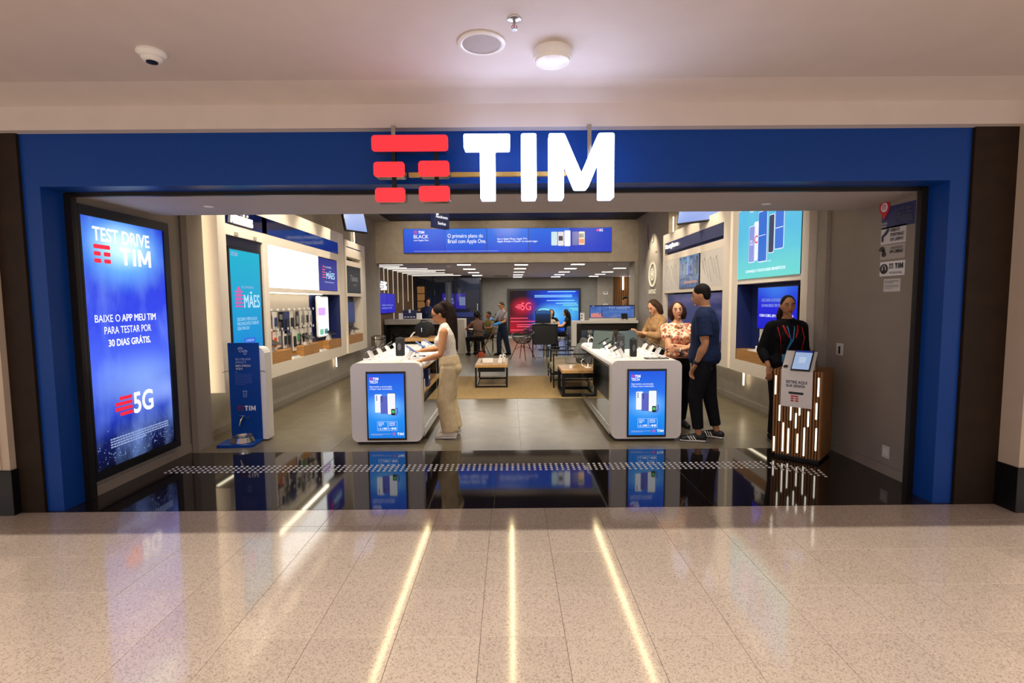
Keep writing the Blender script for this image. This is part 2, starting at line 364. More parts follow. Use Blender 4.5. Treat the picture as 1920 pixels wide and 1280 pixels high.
# ------------------------------------------------------------------ vestibule
wvl = struct('wall_vestibule_left'); bx('plaster', GREYV, wvl, -3.75, -3.385, 3.97, 5.32, 0, 2.6)
bx('skirting', GREYV, wvl, -3.385, -3.375, 4.03, 5.32, 0, .085); bx('corner_strip', CHROME, wvl, -3.39, -3.372, 5.32, 5.335, 0, 2.6)
wvr = struct('wall_vestibule_right'); bx('plaster', GREYV, wvr, 3.32, 3.75, 3.97, 5.35, 0, 2.6)
bx('skirting', GREYV, wvr, 3.308, 3.32, 4.03, 5.35, 0, .085); bx('end_post', GREYW, wvr, 3.28, 3.5, 5.35, 5.5, 0, 3.7)
cv = bx('ceiling_vestibule', SOFF, None, -3.75, 3.75, 4.03, 4.98, 2.40, 2.62); tag(cv, kind='structure')
for x, y in ((-2.62, 4.55), (2.28, 4.62)):
    MB().cyl((x, y, 2.397), (x, y, 2.41), .04, n=20).build('recessed_downlight', WHITEP, cv)
# ------------------------------------------------------------------ front hall
w1 = struct('wall_left'); bx('plaster', GREYW, w1, -3.75, -3.5, 5.32, 13.5, 0, 3.75); bx('return', GREYV, w1, -3.52, -3.31, 5.335, 5.6, 0, 3.7)
bx('skirting', GREYV, w1, -3.5, -3.49, 5.6, 13.5, 0, .08)
w2 = struct('wall_right'); bx('plaster', GREYW, w2, 3.5, 3.75, 5.35, 13.5, 0, 3.75); bx('skirting', GREYV, w2, 3.49, 3.5, 5.5, 13.5, 0, .08)
c2 = struct('ceiling_store'); bx('dark_field', DARKC, c2, -3.1, 3.3, 4.98, 13.5, 3.66, 3.75)
bx('border', GREYW, c2, -3.5, -3.1, 4.98, 13.5, 3.64, 3.75); bx('border', GREYW, c2, 3.3, 3.5, 4.98, 13.5, 3.64, 3.75); bx('closure', GREYV, c2, -3.5, 3.5, 4.9, 4.98, 2.62, 3.75)
bk = struct('wall_bulkhead'); bx('face', BULK, bk, -3.75, 3.75, 13.5, 13.75, 2.58, 3.75); bx('pilaster', GREYW, bk, 3.27, 3.75, 13.5, 14.1, 0, 2.58); bx('pilaster', GREYW, bk, -3.9, -3.5, 13.5, 13.85, 0, 2.58)
# ------------------------------------------------------------------ rear hall
c3 = bx('ceiling_hall', mat('hall_ceiling_paint', '#dcd6de', .7), None, -3.9, 6.1, 13.7, 22.4, 2.6, 2.75); tag(c3, kind='structure')
w3 = struct('wall_back'); bx('plaster', GREYD, w3, -1.2, 3.75, 22.2, 22.4, 0, 2.6); bx('column_face', GREYW, w3, 3.75, 4.42, 22.05, 22.4, 0, 2.6); bx('skirting', WHITE, w3, -1.15, 3.75, 22.185, 22.2, 0, .1)
bx('backing', BRSLAT, w3, 4.42, 6.1, 22.25, 22.4, 0, 2.6)
slat = MB().box(-.028, .028, -.03, .03, 0, 2.6).mesh('slat'); slat.materials.append(SLATW)
for i in range(18):
    o = bpy.data.objects.new('slat', slat); COL.objects.link(o); o.parent = w3; o.location = (4.48 + i * .092, 22.22, 0)
w4 = struct('wall_hall_right'); bx('plaster', GREYD, w4, 6.1, 6.3, 13.7, 22.4, 0, 2.6); bx('infill', GREYD, w4, 3.75, 6.3, 13.7, 13.9, 0, 2.6)
w5 = struct('wall_hall_left'); bx('backing', BRSLAT, w5, -4.0, -3.86, 13.85, 22.4, 0, 2.6); bx('room_back', NAVY, w5, -3.86, -1.2, 22.25, 22.4, 0, 2.6)
sl2 = MB().box(-.03, .03, -.032, .032, 0, 2.6).mesh('slat'); sl2.materials.append(BRSLAT)
for i in range(64):
    o = bpy.data.objects.new('slat', sl2); COL.objects.link(o); o.parent = w5; o.location = (-3.83, 13.95 + i * .1, 0)
# LED lines folding from wall to ceiling
LEDL = emis('led_line_white', '#ffe9c8', .8); LEDL2 = emis('led_line_bright', '#fff4e0', 2.)
for k, (y, zb, xe) in enumerate(((14.25, 1.95, -2.95), (14.95, .6, -3.2), (15.5, 1.75, -3.1), (16.0, 1.3, -2.55), (16.7, 1.0, -2.1), (17.4, 1.55, -2.5), (18.2, 1.25, -2.3), (19.1, 1.6, -2.1), (20.0, 1.1, -1.9))):
    t = thing('led_line', 'thin white light line folding down the brown slat wall, %s from the front' % ('first second third fourth fifth sixth seventh eighth ninth'.split()[k]), 'light', (-3.79, y, 2.6), 0, 'light lines on the slat wall')
    bx('wall_strip', LEDL, t, 0, .012, -.013, .013, zb - 2.6, -.002); bx('ceiling_strip', LEDL2, t, 0, xe + 3.79, -.02, .02, -.014, -.002)

# three linear lamps in the front hall ceiling
for k, x in enumerate((-1.92, .0, 1.92)):
    t = thing('linear_ceiling_lamp', ('left', 'middle', 'right')[k] + ' long warm light strip along the dark shop ceiling', 'lamp', (x, 8.8, 3.66), 0, 'linear ceiling lamps')
    bx('housing', BLK, t, -.05, .05, -2.75, 2.75, -.06, 0); bx('diffuser', emis('linear_lamp_glow', '#ffe2a8', 24.), t, -.02, .02, -2.72, 2.72, -.068, -.06)
# rear hall ceiling lights
n = 0; rowsx = {-1.27: (14.33, 16.2, 18.1, 20.0), .32: (14.45, 16.15, 17.95, 19.8, 21.5), 1.91: (14.5, 16.25, 18.1, 19.85, 21.5), 3.47: (16.3, 18.3, 19.8, 21.3), 5.15: (21.4,)}
for col, (x, ys) in enumerate(sorted(rowsx.items())):
    for k, y in enumerate(ys):
        t = thing('panel_light', 'small white ceiling panel light, %s row from the left, number %s from the front' % (('first', 'second', 'third', 'fourth', 'fifth')[col], ('one', 'two', 'three', 'four', 'five')[k]), 'light', (x, y, 2.6), 0, 'hall ceiling panel lights')
        bx('frame', WHITEP, t, -.2, .2, -.12, .12, -.014, 0); bx('diffuser', LEDC, t, -.18, .18, -.1, .1, -.018, -.014)
for k, (x, y) in enumerate(((-.35, 20.6), (4.9, 19.5))):
    t = thing('ceiling_vent', ('grey grille in the hall ceiling left of the lit screen', 'grey grille in the hall ceiling above the slatted back wall')[k], 'vent', (x, y, 2.6))
    bx('frame', GREYW, t, -.3, .3, -.15, .15, -.012, 0)
    for i in range(5): bx('slat', GREYD, t, -.27, .27, -.125 + i * .054, -.095 + i * .054, -.02, -.012)
for k, (x, y) in enumerate(((-1.75, 14.7), (2.85, 14.6))):
    t = thing('smoke_detector', 'round white smoke detector on the hall ceiling, ' + ('left', 'right')[k], 'detector', (x, y, 2.6)); MB().lathe([(0, 0), (.07, 0), (.07, -.02), (.05, -.045), (0, -.05)]).build('housing', WHITEP, t, True)

# ------------------------------------------------------------------ mall ceiling fittings
t = thing('smoke_detector', 'white smoke detector on the mall ceiling at the far left', 'detector', (-2.05, 3.07, 3.0))
MB().lathe([(0, 0), (.075, 0), (.078, -.012), (.06, -.028), (0, -.028)]).build('base', WHITEP, t, True); MB().lathe([(0, -.028), (.052, -.028), (.055, -.04), (.04, -.055), (.03, -.056), (0, -.06)]).build('sensor_head', WHITEP, t, True)
MB().lathe([(.02, -.0575), (.03, -.057), (.03, -.062), (0, -.066)], 16).build('sensor_cap', BLKM, t, True)
t = thing('ceiling_speaker', 'flat round white speaker set in the mall ceiling', 'speaker', (-.148, 2.99, 3.0))
MB().lathe([(.108, 0), (.132, 0), (.134, -.008), (.118, -.014), (.108, -.01)], 40).build('trim_ring', WHITEP, t, True); MB().lathe([(0, -.008), (.108, -.008), (.108, 0), (0, 0)], 40).build('grille', mat('speaker_mesh', '#b9aaa2', .6, noise=.4, scale=400), t, True)
t = thing('sprinkler', 'small chrome fire sprinkler hanging from the mall ceiling', 'sprinkler', (.033, 2.75, 3.0))
MB().lathe([(0, 0), (.036, 0), (.034, -.006), (.014, -.012), (0, -.012)]).build('escutcheon', CHROME, t, True)
MB().cyl((0, 0, -.012), (0, 0, -.03), .008).build('body', CHROME, t, True)
for s in (-1, 1): MB().tube([(s * .006, 0, -.028), (s * .014, 0, -.04), (s * .004, 0, -.052)], .0025, 6, (0, 1, 0)).build('frame_arm', CHROME, t, True)
MB().cyl((0, 0, -.03), (0, 0, -.05), .003, n=8).build('bulb', PRR, t); MB().cyl((0, 0, -.052), (0, 0, -.055), .016).build('deflector', CHROME, t)
t = thing('emergency_light', 'domed white round emergency light on the mall ceiling', 'light', (.258, 3.09, 3.0))
MB().lathe([(0, 0), (.112, 0), (.114, -.03), (.108, -.05), (0, -.05)], 40).build('housing', WHITEP, t, True); MB().lathe([(.105, -.05), (.098, -.066), (.06, -.078), (0, -.082)], 40).build('diffuser', mat('opal_plastic', '#f4f1ee', .3), t, True)

# ------------------------------------------------------------------ illuminated storefront sign
SR = emis('sign_red_acrylic', '#f82f38', 1.1, '#c01018'); SWH = emis('sign_white_acrylic', '#d5ddff', 14.); SWS = emis('sign_side_acrylic', '#cfd8ff', 2.)
t = thing('storefront_sign', 'illuminated sign of five red bars and white letters over the shop opening', 'sign', (0, 3.55, 2.46)); zz = 2.46
def bar(x0, x1, z0, z1):
    p = MB().rrect(x0, x1, z0 - zz, z1 - zz, .022, 0, .012).build('red_bar', SR, t); MB().rrect(x0, x1, z0 - zz, z1 - zz, .022, .012, .09).build('bar_casing', CHROME, p)
bar(-.927, -.411, 2.572, 2.678); bar(-.918, -.708, 2.403, 2.502); bar(-.614, -.405, 2.404, 2.507); bar(-.912, -.708, 2.235, 2.33); bar(-.614, -.404, 2.238, 2.34)
def letter(nm, poly):
    p = MB().prism([(x, z - zz) for x, z in poly], 0, .014).build(nm, SWH, t); MB().prism([(x, z - zz) for x, z in poly], .014, .09).build('letter_casing', SWS, p)
def rnd(poly, r=.012):
    out = []; n = len(poly)
    for i in range(n):
        p, a, c = V(poly[i]), V(poly[i - 1]), V(poly[(i + 1) % n]); u = (a - p).normalized(); w = (c - p).normalized()
        for k in range(4):
            s = k / 3; q = (p + u * r) * (1 - s) ** 2 + p * 2 * s * (1 - s) + (p + w * r) * s * s; out.append((q.x, q.y))
    return out
zt, zb = 2.682, 2.249
letter('letter_t', rnd([(-.305, zt), (-.305, zt - .098), (-.196, zt - .098), (-.196, zb), (-.093, zb), (-.093, zt - .098), (.008, zt - .098), (.008, zt)]))
letter('letter_i', rnd([(.083, zt), (.083, zb), (.186, zb), (.186, zt)]))
letter('letter_m', rnd([(.27, zt), (.27, zb), (.372, zb), (.372, 2.50), (.448, 2.318), (.535, 2.318), (.611, 2.50), (.611, zb), (.713, zb), (.713, zt), (.607, zt), (.4915, 2.42), (.376, zt)]))
bx('support_rail', BRASS, t, -.7, .40, .1, .125, 2.425 - zz, 2.455 - zz)
for x in (-.80, -.505): bx('support_post', SHUT, t, x - .014, x + .014, .09, .115, 2.25 - zz, 2.66 - zz)
for x in (-.80, .56): bx('hanger', CHROME, t, x - .014, x + .014, .1, .13, 2.45 - zz, 2.775 - zz); bx('hanger_arm', CHROME, t, x - .014, x + .014, .1, .225, 2.50 - zz, 2.53 - zz)
bx('wall_arm', CHROME, t, .2, .22, .125, .23, 2.43 - zz, 2.45 - zz)
# ------------------------------------------------------------------ screens
def screen(name, label, loc, rz, w, h, face, cat='screen', depth=.06, bez=.02, body=BLK, group=None, tilt=0.):
    """flat display; local +X right, +Z up, picture facing -Y; loc = centre of the picture"""
    t = thing(name, label, cat, loc, rz, group); t.rotation_euler = (tilt, 0, rz)
    bx('housing', body, t, -w / 2 - bez, w / 2 + bez, .002, depth, -h / 2 - bez, h / 2 + bez, bev=.003)
    bx('display', face, t, -w / 2, w / 2, 0, .004, -h / 2, h / 2); return t
HL = PI / 2; HR = -PI / 2
# left tall LED wall of the vestibule
m = scr('led_wall_picture', [(0, '#05081c'), (.10, '#0a1550'), (.2, '#2038b0'), (.38, '#4a66e0'), (.6, '#2c3fd2'), (1, '#1a2fc0')], 1.35, 2, (3.2, .55, '#7c9ce6', .46, .78),
        glows=[(.6, .33, .7, .16, '#8fb0e4', .55), (.46, .89, .70, .21, '#6cc0f8', .95), (.46, .90, .46, .115, '#d4f2ff', .85), (.9, .26, .5, .08, '#8fa8f2', .55)])
t = screen('led_wall', 'tall blue LED wall with white slogans on the left entrance wall', (-3.355, 4.54, 1.23), HL, .96, 2.06, m, depth=.028, bez=.0)
bx('frame', BLK, t, -.50, -.48, -.015, .028, -1.1, 1.11); bx('frame', BLK, t, .48, .555, -.015, .028, -1.1, 1.11); bx('frame', BLK, t, -.48, .48, -.015, .028, 1.03, 1.11); bx('frame', BLK, t, -.48, .48, -.015, .028, -1.1, -1.03)
LW = emis('led_white_print', '#f6f8ff', 1.35)
tx(t, 'TEST DRIVE', -.035, .90, .115, LW, .65, bold=.02); logo(t, -.36, .665, .15, LRED); tx(t, 'TIM', .11, .74, .15, LW, .37, bold=.02)
tx(t, 'BAIXE O', -.395, .21, .062, LW, .27, 'L'); tx(t, 'APP MEU TIM', -.105, .21, .062, LW, .42, 'L', bold=.02)
tx(t, 'PARA TESTAR POR', -.03, .11, .062, LW, .55); tx(t, '30 DIAS GRÁTIS.', -.02, .01, .075, LW, .50, bold=.02)
tx(t, '5G', .09, -.55, .19, LW, .25, bold=.05)
bb = MB()
for k in range(4): bb.rrect(-.27 + abs(k - 1.5) * .05 + .0, -.05, -.63 + k * .045, -.60 + k * .045, .006, -.005, -.004)
bb.build('emblem', LRED, t); fake_lines(t, -.32, .40, -.80, 4, .012, .022, TXD)
bb = MB(); rn = random.Random(3)
for i in range(140):
    x = rn.uniform(-.46, .46); z = -1.0 + abs(rn.gauss(0, .11)); s = rn.uniform(.003, .008); bb.box(x, x + s, -.0045, -.004, z, z + s)
tag(bb.build('city_lights', TXD, t), kind='stuff')

# ---------------------------------------------- left wall display unit
def frame_unit(name, label, X, sgn, posts, rails, z0, z1, back, holes_mat):
    """posts/rails of a wall display unit; sgn -1 left wall, +1 right wall"""
    t = thing(name, label, 'display unit', (X, 0, 0)); d = .22 * sgn
    for a, c in posts: bx('post', CREAM, t, 0, d, a, c, z0, z1, bev=.003)
    for a, c, e, f in rails: bx('rail', CREAM, t, .002 * sgn, d, a, c, e, f)
    for a, c, e, f, mm in back: bx('back_panel', mm, t, d * .92, d, a, c, e, f)
    return t
PEG = mat('peg_board_grey', '#b9b0a8', .55, noise=.05)
u = frame_unit('wall_display_unit', 'long cream wall display unit with accessories hooks on the left wall', -3.22, -1,
    [(5.73, 5.9), (6.77, 6.9), (9.74, 10.04)],
    [(5.9, 9.74, 2.68, 2.88), (5.9, 9.74, 2.345, 2.47), (6.9, 9.74, 1.71, 1.77), (5.9, 9.74, .55, .73), (9.66, 9.74, 1.77, 2.345), (9.72, 9.74, 2.47, 2.68)], .55, 2.88,
    [(5.9, 6.77, .73, 2.345, NAVY), (6.9, 8.75, .73, 1.71, PEG), (8.75, 9.74, .73, 1.71, NAVY)], None)
bx('header_glass', NAVYG, u, -.02, .0, 5.9, 9.72, 2.47, 2.68); bx('niche_side', NAVY, u, -.2, -.002, 9.73, 9.74, .73, 1.71)
bx('niche_lamp', emis('niche_led', '#fff0cf', 14.), u, -.10, -.06, 6.95, 9.0, 1.70, 1.709)
for z in (1.02, .93): bx('groove', SHUT, u, -.2, -.198, 6.92, 8.74, z, z + .006)
for k, (a, c) in enumerate(((6.9, 7.52), (7.98, 8.62), (9.08, 9.74))): bx('plinth_block', WOOD, u, -.2, -.005, a, c, .73, .89, bev=.002)
bx('plinth_back', WOOD, u, -.2, -.12, 6.9, 9.74, .73, .885); bx('cove_strip', LEDW, u, -.20, -.17, 5.605, 5.615, .3, 3.2); bx('under_strip', emis('cove_led', '#fff2d0', 4.), u, -.2, -.17, 5.8, 10.0, .54, .549)
lt = thing('lettering_sign', 'white raised word on the navy header above the left unit', 'sign', (-3.215, 6.24, 2.565), HL); tx(lt, 'Acessórios', 0, 0, .15, emis('lit_cream_letter', '#fff3d6', 1.6), .50, bold=.015, ext=.008, y=-.002)
t = screen('portrait_screen', 'tall cyan blue portrait screen set in the left display unit', (-3.235, 6.335, 1.535), HL, .70, 1.31, scr('maes_screen', [(0, '#0c7ed8'), (.5, '#0fa0d2'), (1, '#14b4cf')], 1.0, 2, (3, .2, '#0cb0dc', .4, .7)), depth=.08, bez=.03)
MS = emis('soft_white_print', '#bfe6ff', .95); tx(t, 'MÃES', .11, .07, .20, MS, .38, bold=.03); tx(t, 'SEU PRIMEIRO', .02, .22, .03, TXD, .3)
bb = MB()
for k in range(5): bb.box(-.29, -.10, -.005, -.004, -.02 + k * .045, -.008 + k * .045)
for k in range(3): bb.box(-.26 + k * .05, -.25 + k * .05, -.005, -.004, -.02, .17)
bb.prism([(-.24, .18), (-.15, .18), (-.195, .225)], -.005, -.004); bb.build('emblem', LPINK, t)
tx(t, 'DESCUBRA O PERFIL DA SUA\nMÃE E ENCONTRE O PRESENTE\nIDEAL PARA ELA!', 0, -.22, .15, MS, .52); flat('button', emis('blue_button', '#2a68dc', 1.), t, -.12, .15, -.47, -.40, r=.006); tx(t, 'COMEÇAR', .015, -.435, .035, MS, .2, y=-.006)
logo(t, -.33, .58, .045, TXD); tx(t, 'TIM', -.23, .602, .045, TXD, .09)
for y in (6.12, 6.56):
    bx('hinge_clip', GREYW, t, y - 6.335 - .04, y - 6.335 + .04, -.022, -.019, .82, .86)
lb = thing('lightbox', 'blank glowing white lightbox in the left display unit', 'lightbox', (-3.225, 7.805, 2.057), HL); bx('body', CREAM, lb, -.9, .9, .006, .1, -.285, .285); bx('panel', emis('lightbox_white', '#fffdf6', 2.6), lb, -.9, .9, 0, .006, -.285, .285)
t = screen('square_screen', 'purple blue screen beside the blank lightbox', (-3.228, 9.18, 2.055), HL, .93, .55, scr('maes_small', [(0, '#3b3fae'), (1, '#2a2f92')], .75), depth=.06, bez=.004)
tx(t, 'MÃES', .1, .0, .14, MS, .42, bold=.03); bb = MB()
for k in range(4): bb.box(-.3, -.16, -.005, -.004, -.06 + k * .045, -.045 + k * .045)
bb.prism([(-.28, .12), (-.18, .12), (-.23, .16)], -.005, -.004); bb.build('emblem', LRED, t); tx(t, 'Seu mês começou aqui', .03, -.13, .035, MS, .45); tx(t, 'SEU PRIMEIRO', .0, .13, .03, MS, .3)
# framed vertical lightbox in the navy niche
t = thing('niche_tablet', 'white glowing portrait panel in the navy niche', 'screen', (-3.33, 9.15, 1.32), HL); MB().rrect(-.27, .27, -.36, .36, .04, .003, .03).build('housing', WHITEP, t); MB().rrect(-.25, .25, -.34, .34, .03, 0, .003).build('display', SOFTW, t)
flat('picture', emis('pink_splash', '#d9a8ee', 1.1), t, -.25, .1, .02, .16, r=.03); flat('picture', emis('green_splash', '#7fc7a4', 1.), t, -.2, -.02, -.32, -.22, r=.02); flat('picture', emis('teal_splash', '#5fa7a0', 1.), t, .02, .2, -.32, -.22, r=.02)
# tablets on stands in the niche
def niche_stand(label, loc, rz):
    t = thing('tablet_stand', label, 'tablet', loc, rz)
    MB().prism([(-.03, 0), (.05, 0), (.0, .12), (-.03, .12)], -.05, .05, 'x').build('stand', WHITE, t)
    MB().box(-.12, .12, -.006, .006, -.09, .09, bev=.002).xf(Matrix.Translation((0, -.02, .14)) @ Matrix.Rotation(-1.15, 4, 'X')).build('tablet', BLK, t); return t
niche_stand('black tablet on a stand at the near end of the oak plinth', (-3.30, 7.02, .89), HL); niche_stand('black tablet on a stand in the middle of the oak plinth', (-3.30, 8.25, .89), HL); niche_stand('tablet on a white stand at the navy end of the oak plinth', (-3.30, 9.3, .89), HL)
for k, y in enumerate((7.72, 8.85)):
    t = thing('display_box', ('small white box in the near gap of the oak plinth', 'small white box in the far gap of the oak plinth')[k], 'box', (-3.27, y, .73), HL); bx('carton', WHITEP, t, -.1, .1, -.04, .04, 0, .035, bev=.004); bx('lid', GREYF, t, -.09, .09, -.035, .035, .035, .04)
# hooks with blister packs
KR = mat('pack_black', '#1c1c20', .4); KN = mat('pack_navy', '#27336b', .4); KO = mat('pack_orange', '#d9541c', .45); KW = mat('pack_white', '#ddd8d2', .4); KP = mat('pack_red', '#c93038', .45); KG = mat('pack_grey', '#7c7a7c', .45); KGR = mat('pack_green', '#3f8f55', .45)
upper = [('grey camera', KG, .12, .2, KR), ('white cable', KW, .12, .26, KR), ('white charger', KW, .11, .27, KN), ('white adaptor', KW, .11, .25, KG), ('black car mount', KR, .12, .16, KG), ('dark blue keyboard', KN, .2, .34, KR), ('black keyboard with red tag', KR, .2, .36, KP), ('white headphone', KW, .15, .33, KR), ('dark phone case', KR, .11, .26, KG), ('slim black case', KW, .09, .24, KR), ('narrow white case', KW, .09, .24, KG), ('black strap', KW, .09, .25, KR), ('navy strap', KW, .09, .26, KN), ('grey strap', KW, .09, .25, KG)]
lower = [('white earphone', KW, .12, .27, KG), ('bright orange', KO, .12, .30, KO), ('white and orange', KW, .12, .27, KO), ('orange striped', KO, .12, .28, KW), ('pale cable', KW, .12, .25, KG), ('white power bank', KW, .12, .27, KR), ('grey charger', KG, .12, .26, KW), ('dark adaptor', KG, .11, .28, KR), ('white headset', KW, .14, .34, KR), ('tall white headphone', KW, .15, .36, KN), ('green tagged', KW, .10, .25, KGR), ('black band', KW, .09, .27, KR), ('black watch band', KW, .09, .27, KR), ('dark band', KW, .09, .27, KR), ('pale band', KW, .09, .27, KG), ('end white band', KW, .09, .27, KW)]
for row, (items, zt) in enumerate(((upper, 1.45), (lower, 1.17))):
    n = len(items)
    for i, (nm, mc, w, h, mi) in enumerate(items):
        y = 6.99 + (8.62 - 6.99) * i / (n - 1); x = -3.39 + .036 * (i % 3)
        t = thing('accessory_pack', '%s accessory pack hanging on the %s row of hooks' % (nm, ('upper', 'lower')[row]), 'package', (x, y, zt), HL, 'accessory packs on hooks')
        bx('card', mc, t, -w / 2, w / 2, 0, .006, -h, -.015); MB().rrect(-w * .25, w * .25, -h * .82, -h * .34, w * .1, -.018, 0).build('product', mi, t); bx('hook', CHROME, t, -.004, .004, -.05, .09, -.006, 0); flat('price_tag', WHITEP, t, -.022, .022, .0, .035, y=-.05)

# ---------------------------------------------- second left unit
for a, c, e, f in ((5.9, 5.95, .73, 2.345), (6.72, 6.77, .73, 2.345), (5.95, 6.72, .73, .845), (5.95, 6.72, 2.225, 2.345)): bx('screen_surround', BLK, u, -.06, -.03, a, c, e, f)
u = frame_unit('wall_display_unit', 'narrow cream display unit at the far end of the left wall', -3.22, -1, [(10.15, 10.2), (11.2, 11.5)],
    [(10.2, 11.2, 2.48, 2.80), (10.2, 11.2, 2.30, 2.40), (10.2, 11.2, 1.69, 1.754), (10.2, 11.2, .55, .73), (11.15, 11.2, 1.754, 2.3)], .55, 2.80, [(10.2, 11.2, .73, 1.69, NAVY), (10.2, 11.2, 2.4, 2.48, BLK)], None)
bx('slot', BLK, u, .001, .003, 10.22, 11.18, 2.66, 2.675); bx('plinth', WOOD, u, -.2, -.004, 10.2, 11.2, .73, .9); bx('cove_strip', LEDW, u, -.24, -.225, 11.52, 11.54, .6, 3.3); bx('cove_strip', LEDW, u, -.24, -.225, 10.09, 10.11, .3, .9)
t = screen('dark_screen', 'nearly black screen in the narrow unit on the left wall', (-3.228, 10.675, 2.03), HL, .94, .53, scr('dark_pic', [(0, '#23252b'), (1, '#1b1c22')], .5), depth=.05, bez=.004)
tx(t, 'Talento', 0, .03, .12, emis('dim_grey_text', '#8f9098', .55), .5); tx(t, 'mais', .05, -.1, .05, emis('dim_grey_text2', '#8f9098', .4), .2)
t = screen('niche_monitor', 'dim grey blue monitor inside the narrow navy niche', (-3.33, 10.62, 1.36), HL, .75, .42, scr('niche_pic', [(0, '#33406e'), (.5, '#39477c'), (1, '#2c3a75')], .7), depth=.03, bez=.012)
niche_stand('tablet on a white stand in the narrow navy niche', (-3.31, 10.75, .9), HL)

# ---------------------------------------------- right wall units
u = frame_unit('wall_display_unit', 'near cream display unit on the right wall with big cyan screen', 3.2, 1, [(5.53, 5.66), (7.24, 7.42)],
    [(5.66, 7.24, 1.77, 1.84), (5.66, 7.24, .55, .72), (5.66, 7.24, 2.9, 3.1)], .55, 3.1, [(5.66, 7.24, 1.84, 2.9, NAVY), (5.66, 7.24, .72, 1.77, NAVY)], None)
bx('niche_side', NAVY, u, .002, .2, 7.225, 7.239, .72, 1.77); bx('niche_back', WHITE, u, .195, .2, 5.75, 6.95, .87, 1.7); bx('plinth', WOOD, u, .004, .2, 5.66, 7.24, .72, .87); bx('shelf', WHITE, u, .01, .19, 5.8, 6.9, .87, .885); bx('under_strip', emis('cove_led_right', '#fff2d0', 4.), u, .17, .2, 5.6, 7.4, .54, .549); bx('cove_strip', LEDW, u, .225, .24, 7.46, 7.48, .3, 3.3)
t = screen('cyan_screen', 'large pale cyan screen with phone pictures on the right wall', (3.19, 6.44, 2.30), HR, 1.55, .93, scr('cyan_pic', [(0, '#6fd8cf'), (.35, '#5fc4dc'), (1, '#4fb2e6')], 1.05, 2, (2.5, .3, '#7fe0d0', .4, .7)), depth=.08, bez=.0)
ph = [(-.44, .16, -.25, .21, '#8f97dc'), (-.30, .12, -.23, .25, '#f4f6fa'), (-.19, .22, -.26, .36, '#2f6fd0'), (.08, .12, -.17, .28, '#3d3f55'), (.23, .19, -.14, .32, '#3f74d8')]
for k, (x, w, z0, z1, c) in enumerate(ph):
    flat('phone_outline', TXW, t, x - .008, x + w + .008, z0 - .008, z1 + .008, r=.025); flat('phone_picture', emis('phone_pic%d' % k, c, 1.), t, x, x + w, z0, z1, y=-.0045, r=.02)
tx(t, 'VÍDEOS, BANCO DIGITAL', .0, .42, .06, TXW, .9, bold=.02); tx(t, 'CONHEÇA TODOS ESSES BENEFÍCIOS', -.02, -.37, .05, TXW, 1.0, bold=.02); tx(t, 'Clique no meu aqui', 0, -.27, .022, TXW, .3)
tx(t, 'C', -.24, .03, .10, LRED, .09, bold=.06, y=-.007); tx(t, 'DISK\nMUSIC', -.36, .0, .07, TXW, .1, y=-.007); flat('phone_line', TXW, t, -.17, .0, .06, .066, y=-.007); flat('phone_line', TXW, t, .24, .41, .1, .108, y=-.007)
t = screen('blue_screen', 'deep blue screen with white capitals in the right wall niche', (3.27, 6.3, 1.445), HR, .93, .525, scr('blue_pic', [(0, '#1418c8'), (.6, '#1a1fd6'), (1, '#2456e0')], 1.0, glows=[(.5, 1.0, .5, .5, '#3f86ee', .7)]), depth=.06, bez=.01)
tx(t, 'DESCUBRA AS POSSIBILIDADES QUE', .02, .10, .045, TXD, .75); tx(t, 'OS PARCEIROS TIM TÊM PARA VOCÊ', .02, .04, .045, TXD, .75, bold=.02); tx(t, 'CADA CUBO, UM VÍDEO DIFERENTE', .0, -.09, .048, TXW, .8, bold=.02)
for k, (y, m_, w) in enumerate(((6.62, WHITEP, .14), (6.40, KR, .2))):
    t = thing('display_box', ('small white carton on the right niche shelf', 'small black carton on the right niche shelf')[k], 'box', (3.31, y, .945), HR); bx('carton', m_, t, -w / 2, w / 2, -.05, .05, 0, .11, bev=.002); flat('print', PRW if k else PRK, t, -.05, .03, .05, .065, y=-.05)
t = thing('display_riser', 'low white riser under the cartons in the right niche', 'riser', (3.31, 6.5, .885), HR); bx('body', WHITEP, t, -.26, .26, -.06, .06, 0, .06, bev=.004); bx('lip', WHITE, t, -.26, .26, -.075, -.06, 0, .02)
u = frame_unit('wall_display_unit', 'far cream display unit on the right wall with patterned white panels', 3.2, 1, [(7.5, 7.74), (10.66, 10.78)],
    [(7.74, 10.66, 2.72, 2.90), (7.74, 10.66, 2.35, 2.47), (7.74, 10.66, 1.705, 1.768), (7.74, 10.66, .55, .75)], .55, 2.9, [(7.74, 10.66, .75, 1.705, NAVY)], None)
bx('header_panel', mat('slate_header', '#3a3d55', .3), u, .005, .05, 7.76, 10.66, 2.525, 2.72); bx('under_strip', emis('cove_led_right2', '#fff2d0', 4.), u, .17, .2, 7.6, 10.7, .54, .549); bx('header_shadow_gap', NAVY, u, .06, .08, 7.76, 10.66, 2.47, 2.525); bx('cove_strip', LEDW, u, .225, .24, 10.86, 10.88, .3, 3.3)
for a, c in ((7.75, 8.67), (9.74, 10.65)):
    p = bx('pattern_panel', mat('white_pattern_panel', '#d9d3d0', .4), u, .004, .05, a, c, 1.768, 2.35); bb = MB()
    for k in range(6):
        y0 = a + .08 + k * (c - a - .2) / 6
        bb.tube([(.002, y0, 1.85 + .06 * (k % 3)), (.002, y0 + .16, 2.25 - .05 * (k % 2))], .0016, 4); bb.tube([(.002, y0 + .16, 2.25 - .05 * (k % 2)), (.002, y0 + .2, 2.2)], .0016, 4)
    bb.build('line_pattern', GREYF, p)
